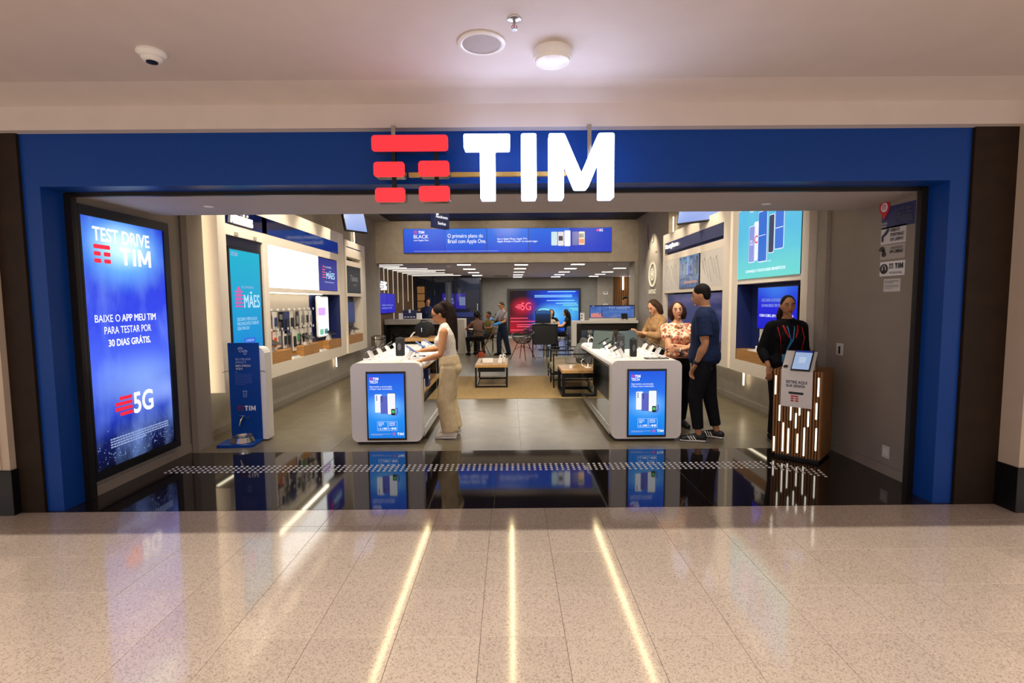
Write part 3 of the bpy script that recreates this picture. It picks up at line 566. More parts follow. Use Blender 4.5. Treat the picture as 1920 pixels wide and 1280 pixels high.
lt = thing('lettering_sign', 'small white raised word on the slate header of the right unit', 'sign', (3.2, 10.2, 2.63), HR); tx(lt, 'Smartphones', 0, 0, .11, emis('lit_cream_letter2', '#fff3d6', 2.2), .75, bold=.015, ext=.008, y=-.001)
t = screen('picture_screen', 'screen showing a city rooftop picture between white patterned panels', (3.19, 9.2, 2.06), HR, 1.0, .57, scr('city_pic', [(0, '#5a6a96'), (.3, '#8fa0bc'), (.6, '#9fb6cc'), (1, '#7fa8d8')], .75, 2, (9, .8, '#40506e', .45, .62)), depth=.06, bez=.005)
for k, (x, w, h_, c) in enumerate(((-.46, .14, .27, '#6d7a92'), (-.25, .1, .22, '#8592a8'), (.2, .12, .29, '#586a88'), (.36, .12, .31, '#404c64'), (-.06, .05, .32, '#b9c4d6'))):
    flat('tower_picture', emis('tower%d' % k, c, .7), t, x, x + w, -.05, -.05 + h_)
flat('terrace_picture', emis('terrace', '#c98f7c', .7), t, -.2, .45, -.2, -.16, y=-.004); flat('figure_picture', emis('figure_blue', '#3f55c8', .8), t, -.03, .05, -.05, .12, y=-.0045)
t = screen('wide_screen', 'wide purple blue picture screen low on the right wall behind the couple', (3.26, 9.2, 1.29), HR, 2.8, .76, scr('purple_pic', [(0, '#2a2f66'), (.5, '#4a4f86'), (1, '#2c3370')], .6, 0, (3, .8, '#8a80b0', .45, .75)), depth=.05, bez=.01)
bx('emblem_backing', GREYW, struct('wall_emblem'), 3.36, 3.5, 10.95, 13.5, 0, 3.64)
t = thing('wall_emblem_sign', 'round cream line emblem with lettering on the far right wall', 'sign', (3.355, 12.1, 2.17), HR); EM = emis('emblem_glow', '#ffeec4', .9)
bb = MB(); bb.tube([(.27 * math.cos(a * PI / 20), -.01, .27 * math.sin(a * PI / 20)) for a in range(40)], .02, 8, (0, 1, 0), closed=True).build('ring', EM, t)
MB().tube([(.1 * math.cos(a * PI / 12) * (1.2 if a % 3 else .8), -.01, .13 * math.sin(a * PI / 12)) for a in range(24)], .011, 6, (0, 1, 0), closed=True).build('inner_mark', EM, t)
MB().tube([(-.03, -.01, .05), (.0, -.01, -.05), (.03, -.01, .08)], .01, 6, (0, 1, 0)).build('inner_stroke', EM, t); tx(t, 'UNTSUC', 0, -.4, .1, EM, .62, bold=.04, y=-.01)
for a, c, e, f in ((-.1, .75, .05, .75), (.05, .75, .05, .9), (.2, .5, .35, .5), (-.3, .6, -.45, .9), (-.45, .9, -.45, 1.2)): MB().tube([(a, -.004, c), (e, -.004, f)], .006, 4, (0, 1, 0)).build('pattern_line', SHUT, t)

# ---------------------------------------------- video wall of five panels
vw = thing('video_wall', 'long blue video wall of five panels on the bulkhead', 'screen', (-.05, 13.42, 3.143)); W5 = 5.38 / 5
vm = [scr('video_pic%d' % k, [(0, a), (1, c)], .95, 2, glows=g) for k, (a, c, g) in enumerate((('#2848d4', '#3468e6', []), ('#2a50dc', '#3a7cee', []), ('#2c52de', '#3c7cee', [(.5, 1.05, .5, .6, '#8fa0f0', .7)]), ('#2c50da', '#3872e8', []), ('#2a40c8', '#2a48c8', [])))]
for k in range(5):
    p = bx('panel', BLK, vw, -2.69 + k * W5, -2.69 + (k + 1) * W5, .004, .07, -.31, .31); bx('display', vm[k], p, -2.69 + k * W5 + .006, -2.69 + (k + 1) * W5 - .006, 0, .005, -.304, .304)
logo(vw, -2.42, .185, .07, LPINK); tx(vw, 'TIM', -2.23, .22, .065, TXW, .15, bold=.04); tx(vw, 'BLACK', -2.24, .11, .09, TXW, .38); tx(vw, 'com Apple One', -2.24, .01, .06, TXW, .38)
tx(vw, 'O primeiro plano do\nBrasil com Apple One.', -1.55, .04, .27, TXW, .99, 'L'); flat('accent_line', LRED, vw, -.27, -.17, .13, .137)
tx(vw, 'Isto é Apple Music, Apple TV+,\nApple Arcade e iCloud+ no mesmo lugar.', -.27, .0, .125, TXW, 1.05, 'L', bold=.015); fake_lines(vw, -2.43, 1.2, -.26, 1, .012, .02, TXD)
for k, (x, z0, z1, c) in enumerate(((1.13, -.14, .21, '#cfe6ee'), (1.30, -.15, .21, '#e8dfe2'), (1.47, -.16, .24, '#ffffff'), (1.67, -.14, .21, '#5f62a8'), (1.84, -.13, .21, '#e3c6a0'))):
    flat('phone_picture', emis('vw_phone%d' % k, c, 1.), vw, x, x + .155, z0, z1, r=.02)
flat('app_picture', emis('vw_app0', '#3a3046', .8), vw, 1.32, 1.43, -.02, .1, y=-.005); flat('app_picture', emis('vw_app1', '#e07a2c', 1.), vw, 1.85, 1.98, -.08, .02, y=-.005); flat('app_picture', emis('vw_app2', '#2c4f50', 1.), vw, 1.85, 1.98, .06, .16, y=-.005)
tx(vw, '5G', 2.42, .245, .07, TXW, .09, bold=.04); flat('accent_line', LPINK, vw, 2.30, 2.37, .22, .27, r=.01)

# ---------------------------------------------- big 5G screen on the back wall
m = scr('neon_pic', [(0, '#1a0610'), (.22, '#15041c'), (.38, '#0f2a9c'), (.62, '#1648dc'), (.85, '#1c5ae6'), (1, '#1438c0')], 1.05, 0, glows=[(.05, .1, .38, .5, '#b01028', .9), (.19, .62, .24, .28, '#d01838', .9), (.6, .42, .30, .36, '#6fd0ff', 1.), (.88, .5, .32, .5, '#4fb4f0', .9)])
t = screen('neon_screen', 'big lit screen with red and blue neon lines on the back wall', (1.47, 22.1, 1.12), 0, 2.96, 1.82, m, depth=.09, bez=.09)
NB = emis('neon_blue_line', '#8fd0ff', 1.5); NR = emis('neon_red_line', '#ff5a78', 1.4); NG = emis('neon_green', '#8fe6c8', 1.2)
for x0, x1, z, mm in ((.15, 1.35, .86, NB), (-.42, 1.2, .70, NB), (-.42, 1.2, .64, NB), (.1, 1.3, .48, NB), (.5, 1.4, .36, NB), (.8, 1.45, .28, NG), (1.1, 1.46, .14, NG), (1.2, 1.47, .07, NG), (-1.46, -.7, -.27, NR), (-1.46, -.35, -.41, NR), (-1.18, -.4, -.55, NR), (-1.18, -.3, -.63, NR), (-1.46, -.3, -.78, NR)): flat('neon_line', mm, t, x0, x1, z - .012, z + .012, r=.01)
bb = MB()
for k in range(4): bb.rrect(-1.28 + abs(k - 1.5) * .08, -.98, .13 + k * .055, .155 + k * .055, .01, -.006, -.004)
bb.build('emblem', NR, t); tx(t, '5G', -.78, .24, .33, NR, .42, bold=.0)
bb = MB(); bb.tube([(-.02 + .22 * math.cos(a * PI / 12), -.006, .05 + .075 * math.sin(a * PI / 12)) for a in range(24)], .02, 6, (0, 1, 0), closed=True).build('neon_cloud', NG, t)

# ---------------------------------------------- hanging screens and sign
for s, (x, y, z, lab) in enumerate(((-2.82, 9.5, 3.08, 'tilted hanging screen at the upper left near the ceiling'), (3.12, 8.5, 3.09, 'tilted hanging screen above the right display units'))):
    t = screen('hanging_screen', lab, (x, y, z), HL * .62 if s == 0 else -HL * .55, .46 if s == 0 else .75, .44 if s == 0 else .5, scr('hang_pic%d' % s, [(0, '#8fa4e0'), (1, '#b8c6ee')], 1.1), depth=.06, bez=.015, tilt=-.25)
    bx('ceiling_arm', BLKM, t, -.02, .02, .06, .1, .0, .62); bx('bracket', BLKM, t, -.1, .1, .06, .12, -.1, .1)
t = thing('hanging_sign', 'small navy double sided sign hanging from the dark ceiling', 'sign', (-1.2, 9.0, 2.83), .95)
bx('board', NAVY, t, -.19, .19, -.04, .04, 0, .3); bx('hanger', BLKM, t, -.16, -.15, -.005, .005, .3, .83); bx('hanger', BLKM, t, .15, .16, -.005, .005, .3, .83)
tx(t, 'Atendimento', 0, .19, .05, TXW, .3, y=-.042, bold=.03); tx(t, 'Senhas', 0, .08, .05, TXW, .2, y=-.042, bold=.03); bb = MB().rrect(-.14, -.08, .21, .27, .01, -.044, -.042).build('pictogram', TXW, t)

# ---------------------------------------------- wall signs of the right entrance wall
X_ = 3.318
def wsign(label, y, z, w, h, m_, name='wall_sign'):
    t = thing(name, label, 'sign', (X_, y, z), HR); bx('plate', m_, t, -w / 2, w / 2, 0, .004, -h / 2, h / 2); return t
SIGW = mat('sign_white_plate', '#d6d2d2', .4); SIGN = mat('sign_navy_plate', '#252a66', .4)
t = wsign('navy sign with a red pin about a safe shop', 4.43, 2.26, .38, .19, SIGN); tx(t, 'AQUI É UMA\nLOJA SEGURA\nPARA TODAS\nAS MULHERES.', -.03, .005, .125, PRW, .2, 'L', bold=.02)
MB().prism([(-.155, -.01)] + [(-.155 + .062 * math.cos(math.radians(a)), .095 + .062 * math.sin(math.radians(a))) for a in range(-35, 216, 10)], -.006, -.001).build('pin', PRR, t)
MB().cyl((-.155, -.0065, .095), (-.155, -.0085, .095), .04, n=24).build('pin_disc', PRW, t); logo(t, -.178, .078, .038, PRR, y=-.0085); tx(t, 'MULHERES\nSEGURAS', -.15, -.06, .045, PRW, .07)
t = wsign('white sign with a security camera pictogram', 4.475, 2.105, .29, .15, SIGW); tx(t, 'AMBIENTE\nMONITORADO\nPOR CÂMERAS', -.03, 0, .11, PRN, .16, 'L', bold=.02)
MB().prism([(-.13, -.05), (-.11, -.05), (-.11, -.01), (-.07, .01), (-.04, .05), (-.06, .06), (-.1, .02), (-.13, .0)], -.006, -.004).build('pictogram', PRN, t)
t = wsign('grey white sign with hands pictogram for sign language', 4.475, 1.96, .29, .125, mat('sign_grey_plate', '#b5ada6', .5)); tx(t, 'ATENDIMENTO', .05, .03, .02, PRK, .14); tx(t, 'EM LIBRAS', .05, .0, .028, PRK, .15, bold=.03)
bb = MB()
for a in range(5): bb.prism([(-.1, 0), (-.092, 0), (-.085 + .04 * math.cos(a * .5 + .6) - .03, .05 * math.sin(a * .5 + .6) + .005), (-.10 + .04 * math.cos(a * .5 + .6) - .03, .05 * math.sin(a * .5 + .6))], -.006, -.004)
bb.cyl((-.095, -.004, -.015), (-.095, -.007, -.015), .024, n=16); bb.build('pictogram', PRK, t)
t = wsign('bright white accessible store sign with round black mark', 4.47, 1.815, .29, .125, mat('sign_bright_plate', '#efeef0', .35)); tx(t, 'TIM', .085, .02, .045, PRK, .09, bold=.04); logo(t, -.03, .0, .042, PRK); tx(t, 'ACESSÍVEL', .05, -.035, .024, PRK, .15)
MB().tube([(-.09 + .038 * math.cos(a * PI / 12), -.005, .038 * math.sin(a * PI / 12)) for a in range(24)], .006, 6, (0, 1, 0), closed=True).build('mark_ring', PRK, t); MB().cyl((-.09, -.004, .012), (-.09, -.007, .012), .012, n=14).prism([(-.115, -.03), (-.065, -.03), (-.08, .0), (-.1, .0)], -.006, -.004).build('mark', PRK, t)
t = wsign('smallest white notice lowest on the right entrance wall', 4.462, 1.67, .195, .11, SIGW); tx(t, 'ESTE É UMA LOJA PREPARADA\nPARA AS MULHERES', 0, .03, .028, PRK, .16); fake_lines(t, -.08, .08, .0, 3, .004, .012, KG)
t = thing('light_switch', 'white switch plate on the right entrance wall', 'switch', (X_, 5.13, 1.05), HR); bx('plate', SIGW, t, -.055, .055, 0, .005, -.06, .06, bev=.002); bx('slot', PRK, t, -.012, .012, -.004, 0, -.045, .03)
t = thing('wall_socket', 'blank white socket plate low on the right entrance wall', 'socket', (X_, 4.44, .2), HR); bx('plate', SIGW, t, -.045, .045, 0, .005, -.055, .055, bev=.002); bx('insert', WHITE, t, -.028, .028, -.003, 0, -.03, .03)
# ------------------------------------------------------------------ display counters
PROMO = scr('promo_pic', [(0, '#1878e0'), (.3, '#1f8cf0'), (.55, '#2a7cf0'), (1, '#2058dc')], 1.05, 2, glows=[(.48, .48, .75, .26, '#7ecbff', .85)])
GLASS = mat('clear_glass', '#e8f0f0', .02, trans=1., spec=.5, noise=.0)
MIRR = mat('mirror_shelf', '#9a968e', .08, metal=1.)
PHW = emis('promo_phone_white', '#eef2fb', 1.05); PHB = emis('promo_phone_violet', '#5a66cc', .9); PHD = emis('promo_dark', '#20242e', .6); PHG = emis('promo_green', '#4fd06a', .9)
def counter(label, cx, y0, mirror):
    t = thing('display_counter', label, 'counter', (cx, y0, 0), 0, 'display counters'); w = .385; zt = .90; D = 2.5; s = mirror
    MB().rrect(-w, w, .03, zt, .07, 0, .13, 6).build('front_panel', WHITE, t, True)
    b = MB()
    pr = [(-w, zt - .07), (w, zt - .07)] + [(w - .07 + .07 * math.cos(a * PI / 12), zt - .07 + .07 * math.sin(a * PI / 12)) for a in range(0, 7)] + [(-w + .07 - .07 * math.sin(a * PI / 12), zt - .07 + .07 * math.cos(a * PI / 12)) for a in range(0, 7)]
    b.prism(pr, .13, D).build('top', WHITE, t, True); bx('back_panel', MIRR, t, -.2, .2, D - .1, D - .04, .03, zt - .07); bx('under_tray', SHUT, t, -w + .03, w - .03, .13, D - .05, zt - .12, zt - .071)
    for x in (-.12, .12): bx('top_joint', GREYF, t, x - .003, x + .003, .2, D - .02, zt, zt + .0006)
    bx('core', MIRR, t, -.03, .03, .5, D - .1, .12, zt - .1); bx('plinth', BLK, t, -w + .05, w - .05, .06, D - .05, 0, .05)
    for sd in (-1, 1):
        bx('side_trim', MIRR, t, sd * (w - .03), sd * (w - .004), .131, D - .02, zt - .1, zt - .071); bx('edge_post', MIRR, t, sd * (w - .05), sd * w, .131, .17, .05, zt - .1)
        bx('base_rail', STEEL, t, sd * (w - .03), sd * w, .17, D - .1, .05, .14); bx('lower_shelf', MIRR, t, 0, sd * (w - .03), .17, D - .1, .10, .115); bx('glass_side', GLASS, t, sd * (w - .012), sd * (w - .006), .18, D - .12, .14, .42)
    if mirror > 0: bx('middle_shelf', WOODT, t, .03, w - .06, .16, D - .4, .47, .49)
    q = bx('promo_screen', BLK, t, -.215, .215, -.014, 0, .05, .81, bev=.003); bx('display', PROMO, q, -.198, .198, -.017, -.014, .075, .785); Y = -.019
    P = q
    logo(P, -.175, .715, .03, LPINK, y=Y); tx(P, 'TIM', -.105, .73, .03, TXW, .06, bold=.05, y=Y); tx(P, 'TECH', -.13, .695, .03, TXW, .09, bold=.05, y=Y)
    tx(P, 'Aproveite a promoção\ne fique mais conectado.', -.175, .63, .05, TXW, .25, 'L', y=Y)
    flat('phone_picture', PHW, P, -.12, -.045, .36, .56, y=Y, r=.008); flat('phone_picture', PHB, P, -.06, .02, .345, .545, y=Y - .0012, r=.008); flat('phone_picture', PHD, P, .015, .105, .335, .575, y=Y - .0024, r=.01); flat('phone_picture', PHW, P, .018, .102, .34, .57, y=Y - .0036, r=.009)
    bb = MB()
    for zz_ in (.54, .52, .50): bb.cyl((-.1, Y - .001, zz_), (-.1, Y - .0025, zz_), .007, n=10); bb.cyl((-.042, Y - .0022, zz_ - .012), (-.042, Y - .0037, zz_ - .012), .007, n=10)
    bb.build('lens_picture', PHD, P); flat('watch_picture', PHD, P, .055, .10, .33, .40, y=Y - .0048, r=.01); flat('watch_face', PHG, P, .063, .092, .355, .385, y=Y - .006); MB().tube([(.10, Y - .004, .33), (.125, Y - .004, .36), (.12, Y - .004, .41), (.1, Y - .004, .40)], .008, 6, (0, 1, 0)).build('watch_band', PHB, P)
    for x0, x1, a, c in ((-.10, .012, 'SAMSUNG\nGalaxy A15\n128GB', '1.199'), (.02, .115, 'SAMSUNG\nGalaxy Fit3', '99')):
        MB().tube([(x0, Y, .16), (x1, Y, .16), (x1, Y, .26), (x0, Y, .26)], .0012, 4, (0, 1, 0), closed=True).build('price_frame', TXW, P); tx(P, a, x0 + .012, .23, .04, TXW, .06, 'L', y=Y, bold=.02); tx(P, c, x1 - .01, .18, .025, TXW, .055 if c == '99' else .07, 'R', bold=.05, y=Y); tx(P, 'R$', x0 + .01, .178, .014, TXW, .014, 'L', y=Y)
    fake_lines(P, -.17, .05, .125, 2, .006, .011, TXD, y=Y); logo(P, .065, .108, .026, LPINK, y=Y); tx(P, 'TIM', .15, .121, .028, TXW, .07, bold=.05, y=Y)
    return t
counter('white display counter with promo screen on the left, woman in white top beside it', -1.36, 5.53, 1)
counter('white display counter with promo screen on the right, in front of the couple', 1.495, 5.57, -1)

def phone_stand(label, x, y, s, ph=BLK, z=.90):
    """white leaning stand with a tilted phone; s=-1 phone slopes down to the left, +1 to the right"""
    t = thing('phone_stand', label, 'display phone', (x, y, z), 0, 'phones on white stands')
    MB().prism([(s * -.05, 0), (s * -.012, 0), (s * .045, .105), (s * .015, .125)], -.033, .033).build('stand', WHITEP, t)
    bx('base_plate', WHITEP, t, -.07, .07, -.045, .045, 0, .006, bev=.002)
    M_ = Matrix.Translation((s * .03, 0, .122)) @ Matrix.Rotation(s * .56, 4, 'Y')
    MB().box(-.078, .078, -.037, .037, -.004, .004, bev=.003, seg=2).xf(M_).build('phone', ph, t); MB().box(-.02, .02, -.03, .03, -.022, -.004).xf(M_).build('sensor_pad', BLK, t)
    MB().tube([M_ @ V((0, .01, -.02)), V((s * -.02, .03, .05)), V((s * -.05, .03, .01)), V((s * -.06, .03, .004))], .003, 6, (0, 1, 0)).build('cable', WHITEP, t, True)
    bx('price_card', WHITEP, t, s * .05 - .03, s * .05 + .03, -.06, -.058, .004, .03); return t
BLP = mat('blue_phone', '#3f62a8', .3)
for k, y in enumerate((5.80, 6.12, 6.45, 6.8, 7.15)): phone_stand('dark phone on a white stand, %s in the left row of the left counter' % ('nearest', 'second', 'third', 'fourth', 'farthest')[k], -1.58 + .02 * k, y, -1)
for k, (y, p) in enumerate(((5.80, BLP), (6.4, BLP), (6.9, BLP))): phone_stand('blue phone on a white stand, %s in the right row of the left counter' % ('nearest', 'middle', 'farthest')[k], -1.15, y, 1, p)
for k, y in enumerate((5.82, 6.12, 6.45, 6.8)): phone_stand('dark phone on a white stand, %s in the left row of the right counter' % ('nearest', 'second', 'third', 'farthest')[k], 1.27, y, -1)
for k, y in enumerate((5.9, 6.2, 6.5)): phone_stand('dark phone on a white stand, %s in the right row of the right counter' % ('nearest', 'middle', 'farthest')[k], 1.70, y, 1, BLK)
SPK = mat('speaker_fabric_black', '#1a1a1d', .8, noise=.3, scale=300, bump=.4)
def speaker(label, x, y, w, h, mm=SPK):
    t = thing('tower_speaker', label, 'speaker', (x, y, .90)); MB().box(-w / 2, w / 2, -w / 2, w / 2, 0, h, bev=.014, seg=3).build('body', mm, t, True)
    MB().sph((0, -w / 2 - .001, h * .5), (w * .22, .004, h * .2)).build('badge', mat('speaker_badge', '#55565c', .5), t, True); MB().tube([(.02, .0, h), (.0, .0, h + .012), (-.03, 0, h + .004)], .004, 6, (0, 1, 0)).build('handle_loop', BLK, t, True)
    return t
speaker('tall black speaker box standing on the left counter', -1.36, 6.3, .10, .225); speaker('front black speaker tower on the right counter', 1.44, 5.98, .075, .21); speaker('rear grey speaker tower on the right counter', 1.37, 6.35, .09, .235, mat('speaker_fabric_grey', '#33343a', .8, noise=.3, scale=300, bump=.4))
t = thing('tablet', 'dark tablet lying flat on the right counter front corner', 'tablet', (1.645, 5.74, .90), .05); bx('body', BLK, t, -.13, .13, -.055, .055, 0, .012, bev=.004); bx('glass', mat('tablet_brown_glass', '#2a201c', .1), t, -.122, .122, -.048, .048, .012, .013)
for k, x in enumerate((1.28, 1.60)):
    t = thing('laptop', ('left grey laptop standing like a tent on the right counter', 'right grey laptop standing like a tent on the right counter')[k], 'laptop', (x, 7.0, .90), (-.75, .5)[k])
    LG = mat('laptop_grey_green', '#5b6866', .35, metal=.3)
    MB().box(-.15, .15, -.006, .006, 0, .25, bev=.003).xf(Matrix.Translation((0, -.06, 0)) @ Matrix.Rotation(-.22, 4, 'X')).build('lid', LG, t); MB().box(-.15, .15, -.006, .006, 0, .25, bev=.003).xf(Matrix.Translation((0, .06, 0)) @ Matrix.Rotation(.22, 4, 'X')).build('keyboard_deck', LG, t)
for k, (x, y) in enumerate(((1.30, 7.35), (1.17, 7.5))):
    t = thing('earbud_stand', ('white earbud holder at the back of the right counter', 'low white earbud holder near the right counter edge')[k], 'stand', (x, y, .9)); bx('base', WHITEP, t, -.06, .06, -.04, .04, 0, .03, bev=.004); MB().tube([(-.03, 0, .03), (-.02, 0, .1), (.03, 0, .13), (.05, 0, .1)], .008, 6, (0, 1, 0)).build('arm', WHITEP, t, True)
for k in range(2):
    t = thing('tablet_easel', ('silver tablet lying on the left counter before the woman', 'small gadget box on the left counter before the woman')[k], 'tablet', ((-1.08, 6.12, .9), (-1.12, 6.6, .9))[k]); 
    if k == 0: bx('body', STEEL, t, -.09, .09, -.12, .12, 0, .012, bev=.003); bx('screen', BLKG, t, -.08, .08, -.11, .11, .012, .013)
    else: bx('body', WHITEP, t, -.03, .03, -.02, .02, 0, .15, bev=.003); bx('label', PRK, t, -.02, .02, -.0215, -.02, .05, .1)
# boxes on the shelves of the left counter
KB = mat('box_blue_print', '#2a3f9a', .4, col2='#7a3f88', scale=18)
for k, (y, h, mm, lab) in enumerate(((5.82, .28, KB, 'tall blue printed box on the counter shelf near the woman'), (6.1, .14, WHITEP, 'white box on the counter shelf near the woman'), (6.5, .22, KN, 'navy box farther along the left counter shelf'))):
    t = thing('product_box', lab, 'box', (-1.10, y, .49)); bx('carton', mm, t, -.04, .06, -.07, .07, 0, h, bev=.002); bx('label', PRW, t, .06, .061, -.04, .04, h * .4, h * .6)
for k, (x, lab) in enumerate(((-1.10, 'dark box on the low glass shelf of the left counter'), (1.22, 'dark box on the low glass shelf of the right counter'))):
    t = thing('product_box', lab, 'box', (x, 6.0, .115)); bx('carton', KR, t, -.05, .06, -.09, .09, 0, .2, bev=.002); bx('label', PRW, t, -.03, .03, -.091, -.09, .08, .14)

# ------------------------------------------------------------------ ticket totem
TOT = (2.912, 5.037, 0); t = thing('ticket_totem', 'wooden slatted ticket totem with light slits and tilted tablet', 'kiosk', TOT, math.radians(-43))
hw, hd, ht = .195, .225, .86
bx('body', mat('totem_core', '#4a2f18', .6), t, -hw, hw, -hd + .03, hd, .03, ht - .01); bx('side_panel', SLATW, t, hw - .001, hw + .018, -hd + .02, hd, .03, ht); bx('side_panel', SLATW, t, -hw - .018, -hw + .001, -hd + .02, hd, .03, ht); bx('plinth', BLK, t, -hw, hw, -hd + .05, hd - .02, 0, .03)
NS = 17; pitch = 2 * (hw + .018) / NS; ms = MB().box(-pitch * .34, pitch * .34, -.018, .018, .03, ht, bev=.003).mesh('slat'); ms.materials.append(SLATW)
for i in range(NS):
    o = bpy.data.objects.new('slat', ms); COL.objects.link(o); o.parent = t; o.location = (-hw - .018 + pitch * (i + .5), -hd + .012, 0)
mt = MB().box(-pitch * .34, pitch * .34, -hd, hd, -.012, .012).mesh('top_slat'); mt.materials.append(SLATW)
for i in range(NS):
    o = bpy.data.objects.new('top_slat', mt); COL.objects.link(o); o.parent = t; o.location = (-hw - .018 + pitch * (i + .5), 0, ht)
SLIT = emis('slit_led', '#fffbe8', 2.2)
for x, z0, z1 in ((-.20, .62, .81), (.19, .64, .82), (-.155, .36, .52), (-.05, .38, .53), (.03, .44, .54), (-.0, .31, .46), (.11, .34, .49), (.18, .42, .58), (-.115, .06, .35), (-.065, .05, .30), (-.20, .05, .2), (.02, .07, .26), (.08, .05, .33), (.185, .12, .34)): MB().rrect(x * .95 - .0065, x * .95 + .0065, z0, z1, .006, -hd - .0085, -hd - .004, 4).build('light_slit', SLIT, t)
bend, topz = .87, 1.05
MB().prism([(-hd - .034, .52), (-hd - .022, .52), (-hd - .022, bend - .004), (-hd + .13, topz - .01), (-hd + .13, topz), (-hd - .034, bend)], -.135, .135, 'x').build('white_fascia', WHITE, t); bx('fascia_support', WHITE, t, -.12, .12, -hd + .10, -hd + .13, .87, topz - .012)
Yt = -hd - .036
tx(t, 'RETIRE AQUI\nSUA SENHA', 0, .745, .065, PRN, .18, bold=.03, y=Yt); MB().rrect(-.065, .065, .645, .668, .011, Yt - .001, Yt + .001).build('ticket_slot', BLK, t); logo(t, -.045, .575, .058, PRR, y=Yt)
rot = math.atan2(topz - bend, .164); MM = Matrix.Translation((.03, -hd + .04, .968)) @ Matrix.Rotation(rot, 4, 'X')
tb = MB().box(-.082, .082, -.13, .115, 0, .014, bev=.004).xf(MM).build('tablet', BLK, t); MB().box(-.072, .072, -.115, .085, .014, .015).xf(MM).build('tablet_screen', emis('tablet_pale', '#9db4d8', .9), tb); MB().box(-.072, .072, .085, .105, .014, .0152).xf(MM).build('tablet_bar', emis('tablet_navy', '#27348a', .9), tb); MB().box(-.03, .03, -.04, .03, .015, .0153).xf(MM).build('tablet_box', emis('tablet_line', '#b9c9e4', .9), tb)
MB().cyl((-.105, -hd + .0, .895), (-.105, -hd - .008, .908), .022).build('lock_disc', CHROME, t)
# ------------------------------------------------------------------ pet water station
t = thing('pet_station', 'blue pet water station with paw prints, tap and base plate', 'dispenser', (-2.985, 5.72, 0), .03)
bx('front_board', BLUE, t, -.17, .17, -.02, 0, .02, 1.12, bev=.002); MB().prism([(-.13 + 0, .02), (.225, .02), (.225, 1.0)] + [(.135 + .09 * math.cos(a * PI / 12), .98 + .09 * math.sin(a * PI / 12)) for a in range(1, 7)] + [(-.13, 1.07)], 0, .16).build('white_body', WHITE, t, True)
MB().rrect(-.22, .175, -.28, .0, .04, 0, .03).xf(Matrix(((1, 0, 0, 0), (0, 0, 1, 0), (0, 1, 0, 0), (0, 0, 0, 1)))).build('base_plate', BLUE, t, True)
PB = mat('pale_blue_print', '#9fb4e6', .5); DB = mat('dim_blue_print', '#3a5ab0', .5); Yp = -.022
for cx, cz, s in ((-.03, 1.03, 1.), (.02, 1.0, .9)):
    b = MB(); b.tube([(cx + .016 * s * math.cos(a * PI / 8), Yp, cz + .012 * s * math.sin(a * PI / 8)) for a in range(16)], .0025, 5, (0, 1, 0), closed=True)
    for a in (-.9, -.3, .3, .9): b.tube([(cx + .027 * s * math.sin(a) + .006 * math.cos(q * PI / 5), Yp, cz + .012 + .022 * s * math.cos(a) + .008 * math.sin(q * PI / 5)) for q in range(10)], .002, 4, (0, 1, 0), closed=True)
    b.build('paw_print', PB, t)
tx(t, 'SEU MELHOR\nAMIGO É', -.09, .92, .06, PB, .17, 'L', y=Yp); tx(t, 'BEM-VINDO\nAQUI', -.09, .845, .06, PRW, .165, 'L', bold=.03, y=Yp); fake_lines(t, -.1, .09, .77, 8, .007, .016, DB, y=Yp); flat('dash', PB, t, -.1, -.07, .79, .793, y=Yp)
MB().tube([(-.02, Yp, .57), (.02, Yp, .57), (.015, Yp, .51), (-.015, Yp, .51)], .002, 4, (0, 1, 0), closed=True).tube([(-.025, Yp, .577), (.025, Yp, .577)], .002, 4, (0, 1, 0)).tube([(0, Yp, .56), (0, Yp, .52)], .0015, 4, (0, 1, 0)).build('bin_pictogram', PB, t)
logo(t, -.09, .355, .055, mat('dark_red_print', '#7a1436', .5), y=Yp); tx(t, 'TIM', .05, .383, .055, PRW, .12, bold=.05, y=Yp)
tp = MB().cyl((-.03, -.02, .27), (-.03, -.06, .27), .011).build('tap', CHROME, t, True); MB().tube([(-.03, -.055, .27), (-.035, -.075, .255), (-.045, -.08, .22), (-.05, -.08, .195)], .009, 8, (1, 0, 0)).build('spout', CHROME, tp, True); MB().tube([(-.065, -.045, .305), (.0, -.045, .3)], .005, 6).tube([(-.03, -.045, .27), (-.03, -.045, .303)], .006, 6).build('tap_lever', CHROME, tp, True); MB().tube([(.0, -.03, .27), (.045, -.04, .28)], .004, 6).build('side_lever', CHROME, tp, True)
for s in (-1, 1): MB().tube([(s * .17, .0, .80), (s * .21, -.01, .80), (s * .235, -.03, .79)], .003, 6).build('hook', BLKM, t)
t = thing('dog_bowl', 'shiny steel dog bowl on the blue base plate', 'bowl', (-2.98, 5.60, .03)); MB().lathe([(0, 0), (.125, 0), (.13, .005), (.105, .06), (.108, .066), (.098, .066), (.09, .05), (.085, .02), (0, .018)], 36).build('bowl', STEEL, t, True); MB().lathe([(0, .044), (.088, .045), (.088, .03), (0, .03)], 30).build('water', mat('water_dark', '#30302e', .03), t)

